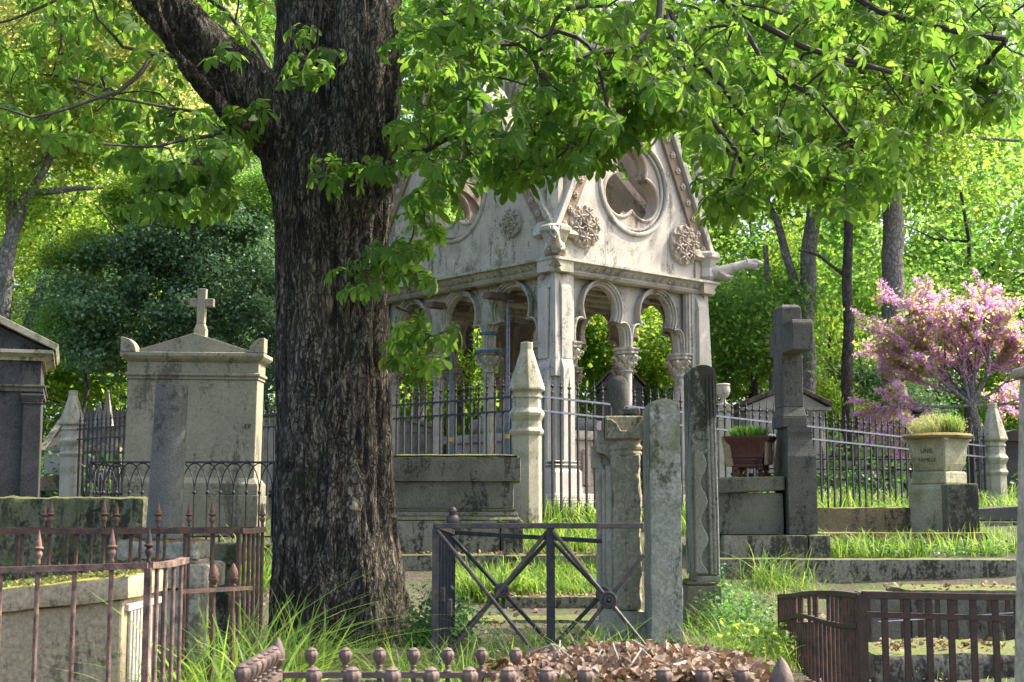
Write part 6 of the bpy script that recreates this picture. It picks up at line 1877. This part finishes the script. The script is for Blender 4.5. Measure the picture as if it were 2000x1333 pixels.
# ------------------------------------------------------------------ pink blossom tree
def redbud():
    Y = 23.5
    t = thing('blossom_tree', (XX(1925, 1000, Y), Y, ground(7.8, Y)), 'judas tree covered in pink blossom above the right fence', 'tree')
    b = MB(); rr = random.Random(5)
    base = P(1925, 990, Y); pts = [base, P(1922, 900, Y), P(1908, 830, Y), P(1899, 792, Y)]
    b.tube(pts, [.10, .085, .07, .06], 10)
    segs = []
    def grow(p, d, L, r, dep):
        n = 4; q = p; pl = [p]
        for i in range(n):
            d = (d + Vector((rr.uniform(-1, 1), rr.uniform(-1, 1), rr.uniform(-.6, .9))) * .16).normalized()
            q = q + d * L / n; pl.append(q)
        b.tube(pl, [r * (1 - .45 * i / n) for i in range(n + 1)], 6 if dep < 2 else 4, caps=False)
        if dep >= 1:
            for i in range(n): segs.append((pl[i], pl[i + 1], dep))
        if dep < 4:
            for k in range(3 if dep < 2 else 2):
                f = rr.choice((2, 3, 4)) ; f = 4 if k == 0 else f
                a = Vector((rr.uniform(-1, 1), rr.uniform(-.8, .8), rr.uniform(-.75, .5)))
                grow(pl[f], (d + a * .75).normalized(), L * rr.uniform(.66, .9), r * .55, dep + 1)
    fork = pts[-1]
    for (tx, ty, L, r) in ((1760, 640, 1.25, .05), (1840, 560, 1.35, .055), (1930, 560, 1.3, .05), (2010, 640, 1.25, .05), (1760, 800, 1.3, .045), (2040, 800, 1.3, .04), (1750, 700, 1.3, .045), (2080, 700, 1.4, .04), (1790, 600, 1.3, .04), (1870, 640, 1.0, .04), (1800, 720, 1.1, .04), (1950, 680, 1.0, .04)):
        d = (P(tx, ty, Y) - fork); d.y = rr.uniform(-.5, .5)
        grow(fork, d.normalized(), L * .56, r * .8, 0)
    b.build('trunk', M['barkg'], t, smooth=True)
    pts, tint = [], []
    lp = []
    for (p, q, dep) in segs:
        for k in range(8 if dep > 1 else 6):
            c = p.lerp(q, rr.random())
            if rr.random() < .55:
                for _ in range(5):
                    pts.append(tuple(c + Vector((rr.gauss(0, .024), rr.gauss(0, .024), rr.gauss(0, .024)))))
                    tint.append(rr.gauss(.5, .25))
        if dep > 1 and rr.random() < .8:
            for _ in range(3): lp.append(tuple(q + Vector((rr.gauss(0, .07), rr.gauss(0, .07), rr.gauss(0, .06)))))
    pts = np.array(pts); n = len(pts)
    inst_mesh('blossom', LEAF_V, LEAF_F, rot_from(rng.normal(size=(n, 3)), rng.uniform(0, 6.28, n)), pts, rng.uniform(.028, .05, n), np.array(tint), M['pink'], t, org(t))
    lp = np.array(lp); n = len(lp)
    inst_mesh('leaves', LEAF_V, LEAF_F, rot_from(rng.normal(size=(n, 3)) + np.array([0, 0, .6]), rng.uniform(0, 6.28, n)), lp, rng.uniform(.06, .10, n), rng.uniform(0, 1, n), M['bronze'], t, org(t))
    print('blossom', len(pts), 'leaves', n)
redbud()

# ------------------------------------------------------------------ grass, weeds, leaves
BL = [blade(c) for c in (.15, .45, .8, 1.2)]
BLN = [blade(c, .013) for c in (.3, .7, 1.1, 1.5)]
BLW = blade(.1, .05)
def grass(xs, lab, mat='grass', name='grass', near=False):
    """xs: list of (x0,x1,y0,y1,zoff or None,count,hmin,hmax,wide) ; clumped"""
    T, S, C, W = [], [], [], []
    for (x0, x1, y0, y1, z, cnt, h0, h1, cl) in xs:
        nc = max(1, cnt // cl)
        for _ in range(nc):
            cx, cy = random.uniform(x0, x1), random.uniform(y0, y1); hh = random.uniform(.6, 1.2)
            for _ in range(cl):
                sd = .06 if cl < 60 else .05
                x, y = cx + random.gauss(0, sd), cy + random.gauss(0, sd)
                T.append((x, y, (z if z is not None else ground(x, y)) - .01)); S.append(random.uniform(h0, h1) * hh)
    T, S = np.array(T), np.array(S); n = len(T)
    g = rng.integers(0, 4, n); ms = []
    for k in range(4):
        m_ = g == k; c = int(m_.sum())
        if not c: continue
        nrm = np.stack([rng.normal(0, .22, c), rng.normal(0, .22, c), np.ones(c)], axis=1)
        T_ = (BLN if near else BL)[k]
        ms.append(inst_mesh(name, T_[0], T_[1], rot_from(nrm, rng.uniform(0, 6.28, c)), T[m_], S[m_], np.clip(rng.normal(.45, .28, c), 0, 1), M[mat], False))
    bm = bmesh.new()
    for me in ms: bm.from_mesh(me)
    me = bpy.data.meshes.new(name); bm.to_mesh(me); bm.free(); me.materials.append(M[mat])
    for q in ms: bpy.data.meshes.remove(q)
    o = bpy.data.objects.new(name, me); COL.objects.link(o)
    setp(o, lab, 'grass', None, 'stuff')
grass([(.15, .95, 14.0, 15.3, None, 1800, .12, .28, 20), (.2, 3.0, 15.7, 18.5, None, 5200, .18, .38, 20), (.2, 1.0, 15.6, 16.2, None, 900, .2, .4, 15)], 'sunlit tall grass at the foot of the corner fence and gothic canopy')
grass([(3.2, 7.6, 17.0, 22.0, None, 7000, .18, .42, 20), (3.0, 5.2, 16.0, 17.2, 1.0, 1500, .15, .3, 15)], 'pale tall grass behind the right fence')
grass([(-.55, .85, 12.45, 13.5, None, 5200, .10, .26, 14), (-.45, .2, 12.4, 12.8, None, 1200, .15, .32, 14)], 'grass strip between the two steps behind the iron gate')
grass([(3.0, 4.0, 13.8, 14.5, .78, 900, .08, .30, 12), (4.15, 6.9, 13.85, 14.5, .78, 1500, .05, .34, 9), (2.9, 6.9, 14.9, 15.2, .93, 700, .08, .18, 16), (5.9, 7.2, 14.2, 15.2, .85, 1200, .2, .42, 16)], 'bright grass growing between the mossy kerbs at right')
grass([(-1.42, -1.0, 6.9, 7.7, None, 520, .30, .66, 10), (-1.2, -.75, 8.2, 8.9, None, 400, .12, .28, 9), (-1.5, -1.1, 5.9, 6.6, .1, 420, .35, .7, 10)], 'long arching grass between the rusty railings and the chestnut trunk', near=True)
grass([(-.62, -.1, 6.6, 7.8, None, 700, .18, .40, 12), (-.3, .8, 7.0, 8.6, None, 950, .14, .40, 9), (.0, .9, 8.6, 10.8, None, 800, .08, .24, 9), (-.8, -.2, 5.3, 6.6, .15, 900, .2, .34, 12), (-.9, .0, 4.6, 5.15, .1, 800, .25, .42, 12), (.2, .9, 6.0, 6.9, .2, 800, .2, .40, 12)], 'loose grass around the foot of the iron enclosure', near=True)
grass([(1.25, 1.7, 8.6, 11.5, None, 900, .10, .28, 7), (1.3, 2.7, 11.3, 13.2, None, 900, .08, .22, 7), (1.0, 1.6, 8.2, 9.0, None, 500, .12, .28, 9), (2.1, 2.7, 13.0, 13.3, .5, 220, .25, .42, 10)], 'grass and weeds between the draped stele and the long stained kerb', near=True)
grass([(-4, -2.4, 8.8, 11.6, None, 3000, .1, .22, 14), (-2.6, -1.6, 12.6, 14.0, None, 1200, .15, .32, 14), (-4, -1.5, 6.9, 8.8, None, 1500, .1, .2, 14)], 'short grass around the broken column pedestal')
grass([(-4, 4, 5.5, 14, None, 5000, .04, .1, 18), (-8, 8, 14, 24, None, 9000, .08, .2, 22)], 'thin ground cover grass between the graves')
def weeds(regs, lab, mat='weed', leaf=.035, name='weeds', tintm=.4, kind='stuff', cat='weeds'):
    T = []
    for (x0, x1, y0, y1, z, h, cl, per, sp) in regs:
        for _ in range(cl):
            cx, cy = random.uniform(x0, x1), random.uniform(y0, y1); zz = (z if z is not None else ground(cx, cy)); hh = random.uniform(.3, 1) * h
            for _ in range(per):
                T.append((cx + random.gauss(0, sp), cy + random.gauss(0, sp), zz + random.random() * hh))
    T = np.array(T); n = len(T)
    nrm = rng.normal(size=(n, 3)) * .5 + np.array([0, -.25, 1.0])
    o = inst_mesh(name, LEAF_V, LEAF_F, rot_from(nrm, rng.uniform(0, 6.28, n)), T, leaf * rng.uniform(.6, 1.4, n), np.clip(rng.normal(tintm, .25, n), 0, 1), M[mat], None)
    setp(o, lab, cat, None, kind); return o
weeds([(-.62, -.42, 9.35, 9.6, None, .42, 16, 60, .06), (-.8, -.5, 9.2, 9.45, None, .3, 10, 60, .06), (-.52, -.28, 9.7, 10.3, None, .36, 16, 60, .07)], 'low leafy weeds at the right foot of the chestnut trunk')
weeds([(1.42, 1.85, 10.2, 12.6, None, .35, 40, 60, .08), (1.5, 1.8, 9.2, 10.4, None, .22, 22, 60, .08)], 'leafy weeds right of the draped stele pedestal', tintm=.6)
weeds([(1.45, 1.75, 9.0, 9.8, None, .26, 10, 50, .06)], 'yellow leaved seedlings beside the brown bar railing', mat='maple', leaf=.05, tintm=.7)
weeds([(3.2, 6.8, 13.8, 14.4, .80, .14, 60, 40, .08), (5.0, 5.9, 14.2, 14.5, .82, .3, 8, 40, .06)], 'small leafy weeds growing on the right terrace', tintm=.6)
weeds([(-4, -2.3, 10.5, 11.9, None, .45, 40, 60, .1), (-1.9, -1.5, 12.3, 13.5, None, .4, 16, 60, .08)], 'low green shrubs behind the broken column')
weeds([(-14, 14, 24, 40, None, 1.1, 420, 60, .5)], 'undergrowth at the foot of the background wood', leaf=.13, name='undergrowth', cat='undergrowth')
# green tuft in the terracotta planter, dry grass in the stone planter
cx = XX(1462, 860, 14.15)
b_ = []
T = []; 
for _ in range(900):
    a, r = random.uniform(0, 6.28), random.random() ** .5 * .12
    T.append((cx + r * math.cos(a), 14.15 + r * math.sin(a) * .7, ZZ(860, 14.15) - .02))
T = np.array(T); n = len(T); off = (T - np.array([cx, 14.15, 0])); nrm = np.stack([off[:, 0] * 5, off[:, 1] * 5, np.full(n, .8)], axis=1) + rng.normal(0, .12, (n, 3))
o = inst_mesh('tuft', BLW[0], BLW[1], rot_from(nrm, rng.uniform(0, 6.28, n)), T, rng.uniform(.10, .19, n), np.clip(rng.normal(.3, .2, n), 0, 1), M['green'], None)
setp(o, 'round tuft of fine green needles growing in the terracotta planter', 'plant')
def seedgrass():
    T = []
    for _ in range(520):
        T.append((PC[0] + random.uniform(-.24, .24), PC[1] + random.uniform(-.12, .12), PZ + .03))
    T = np.array(T); n = len(T)
    t = thing('dry_grass', (PC[0], PC[1], PZ + .03), 'straw coloured seeding grass growing in the square stone planter', 'plant')
    S = rng.uniform(.07, .26, n) * (1 - .4 * np.abs(T[:, 0] - PC[0]) / .24)
    Rm = rot_from(np.stack([(T[:, 0] - PC[0]) * 2, rng.normal(0, .25, n), np.ones(n)], axis=1), rng.uniform(0, 6.28, n))
    inst_mesh('blades', BL[1][0], BL[1][1], Rm, T, S, rng.uniform(0, 1, n), M['straw'], t, org(t))
    m_ = T[:, 0] > PC[0] + .05
    T2 = np.concatenate([T[m_]] * 2); n2 = len(T2); T2[:, 0] += rng.normal(0, .02, n2)
    inst_mesh('green_blades', BL[0][0], BL[0][1], rot_from(np.stack([rng.normal(0, .1, n2), rng.normal(0, .1, n2), np.ones(n2)], axis=1), rng.uniform(0, 6.28, n2)), T2, rng.uniform(.12, .24, n2), rng.uniform(0, 1, n2), M['grass'], t, org(t))
    tips = T + Rm[:, :, 2] * S[:, None] * .95
    tips = np.repeat(tips, 6, axis=0) + rng.normal(0, .012, (n * 6, 3)); k = len(tips)
    inst_mesh('seed_heads', LEAF_V, LEAF_F, rot_from(rng.normal(size=(k, 3)), rng.uniform(0, 6.28, k)), tips, rng.uniform(.008, .018, k), rng.uniform(0, 1, k), M['straw'], t, org(t))
seedgrass()
# dead leaves
DV = np.array([(0, 0, 0), (.25, .32, .12), (.6, .38, .22), (1, .08, .05), (.75, -.3, .2), (.3, -.3, .1), (.5, 0, -.06)], float)
DF = np.array([(0, 6, 2, 1), (6, 3, 2, 2), (0, 5, 4, 6), (6, 4, 3, 3)])
DF = np.array([(0, 6, 2, 1), (0, 5, 4, 6), (2, 6, 4, 3)])
def litter(regs, lab, mat='dead', size=.05, name='dead_leaves', up=.5, tm=.5, cat='leaves', zf=None):
    T = []
    for (x0, x1, y0, y1, z0, z1, n) in regs:
        for _ in range(n):
            x, y = random.uniform(x0, x1), random.uniform(y0, y1)
            T.append((x, y, (zf(x, y) if zf else 0) + random.uniform(z0, z1)))
    T = np.array(T); n = len(T)
    nrm = rng.normal(size=(n, 3)) * up + np.array([0, 0, 1.0])
    o = inst_mesh(name, DV, DF, rot_from(nrm, rng.uniform(0, 6.28, n)), T, size * rng.uniform(.5, 1.3, n), np.clip(rng.normal(tm, .3, n), 0, 1), M[mat], None)
    return setp(o, lab, cat, None, 'stuff')
heap = lambda x, y: .622 + .045 * math.sin((x - .0) / .85 * PI * .9) + .02 * noise.noise(Vector((x * 6, y * 6, 0)))
litter([(.0, .84, 4.58, 5.5, -.01, .035, 4200), (-.1, .86, 4.56, 4.66, -.06, .02, 900)], 'thick layer of brown dead leaves heaped on the ivy covered grave chest', size=.030, up=.8, zf=heap)
litter([(.0, .84, 4.58, 5.5, .015, .045, 900)], 'paler curled oak leaves on top of the dead leaf heap', size=.03, up=.9, zf=heap, tm=.85)
litter([(-.15, .95, 4.5, 5.7, -.0, .03, 700)], 'dark rotting leaves around the edge of the leaf heap', size=.04, up=.6, zf=heap, tm=.0)
litter([(.05, .84, 4.55, 4.62, .40, .62, 1100), (.0, .85, 4.5, 4.6, .58, .66, 260)], 'yellowing ivy hanging over the front of the grave chest', mat='ivy', size=.045, name='ivy', up=1.2, cat='ivy')
litter([(-2.5, 2.5, 6, 13, .0, .015, 2600)], 'brown leaves scattered over the soil between the graves', size=.045, zf=ground)
b = MB()
rr = random.Random(3)
for _ in range(16):
    x, y = rr.uniform(.15, .7), rr.uniform(4.65, 5.3); a = rr.uniform(0, PI); L = rr.uniform(.08, .2)
    b.tube([(x, y, heap(x, y) + .02), (x + L * .5 * math.cos(a), y + L * .5 * math.sin(a), heap(x, y) + rr.uniform(.03, .09)), (x + L * math.cos(a), y + L * math.sin(a), heap(x, y) + .03)], [.003, .0025, .0015], 5)
setp(b.build('twigs', M['wood'], origin=(.4, 5, .65)), 'tangle of dry twigs on top of the dead leaf heap', 'twigs', None, 'stuff')
litter([(2.15, 3.0, 8.3, 9.1, ZZ(1276, 8.3), ZZ(1276, 8.3) + .012, 160), (2.6, 3.6, 10, 10.6, ZZ(1152, 10), ZZ(1152, 10) + .01, 60)], 'dark leaf litter on the slabs inside the brown railing', size=.04)
litter([(-.1, .75, 12.12, 12.4, ZZ(1166, 12.1), ZZ(1166, 12.1) + .012, 200), (-1.7, .9, 13.62, 13.9, ZZ(1084, 13.6), ZZ(1084, 13.6) + .012, 260), (-1.1, -.45, 7.4, 8.5, .40, .415, 60)], 'scattered brown leaves lying on the steps', size=.035)
# moss cushions and pebbles on the slanted tomb lid
t_, x0, xr, Yt, d_, zl, dz = TL
T = []
for _ in range(5200):
    x, y = random.uniform(x0, xr + .03), random.uniform(Yt - .035, Yt + d_)
    f = noise.noise(Vector((x * 3, y * 3, 1)))
    if f > -.1: T.append((x, y, zl - (xr - x) * dz + random.uniform(-.004, .012)))
T = np.array(T); n = len(T)
o = inst_mesh('moss', LEAF_V, LEAF_F, rot_from(rng.normal(size=(n, 3)) * .7 + np.array([0, 0, 1.]), rng.uniform(0, 6.28, n)), T, rng.uniform(.012, .028, n), rng.uniform(0, 1, n), M['ivy'], None)
setp(o, 'yellow green moss carpet on the sloping tomb lid', 'moss', None, 'stuff')
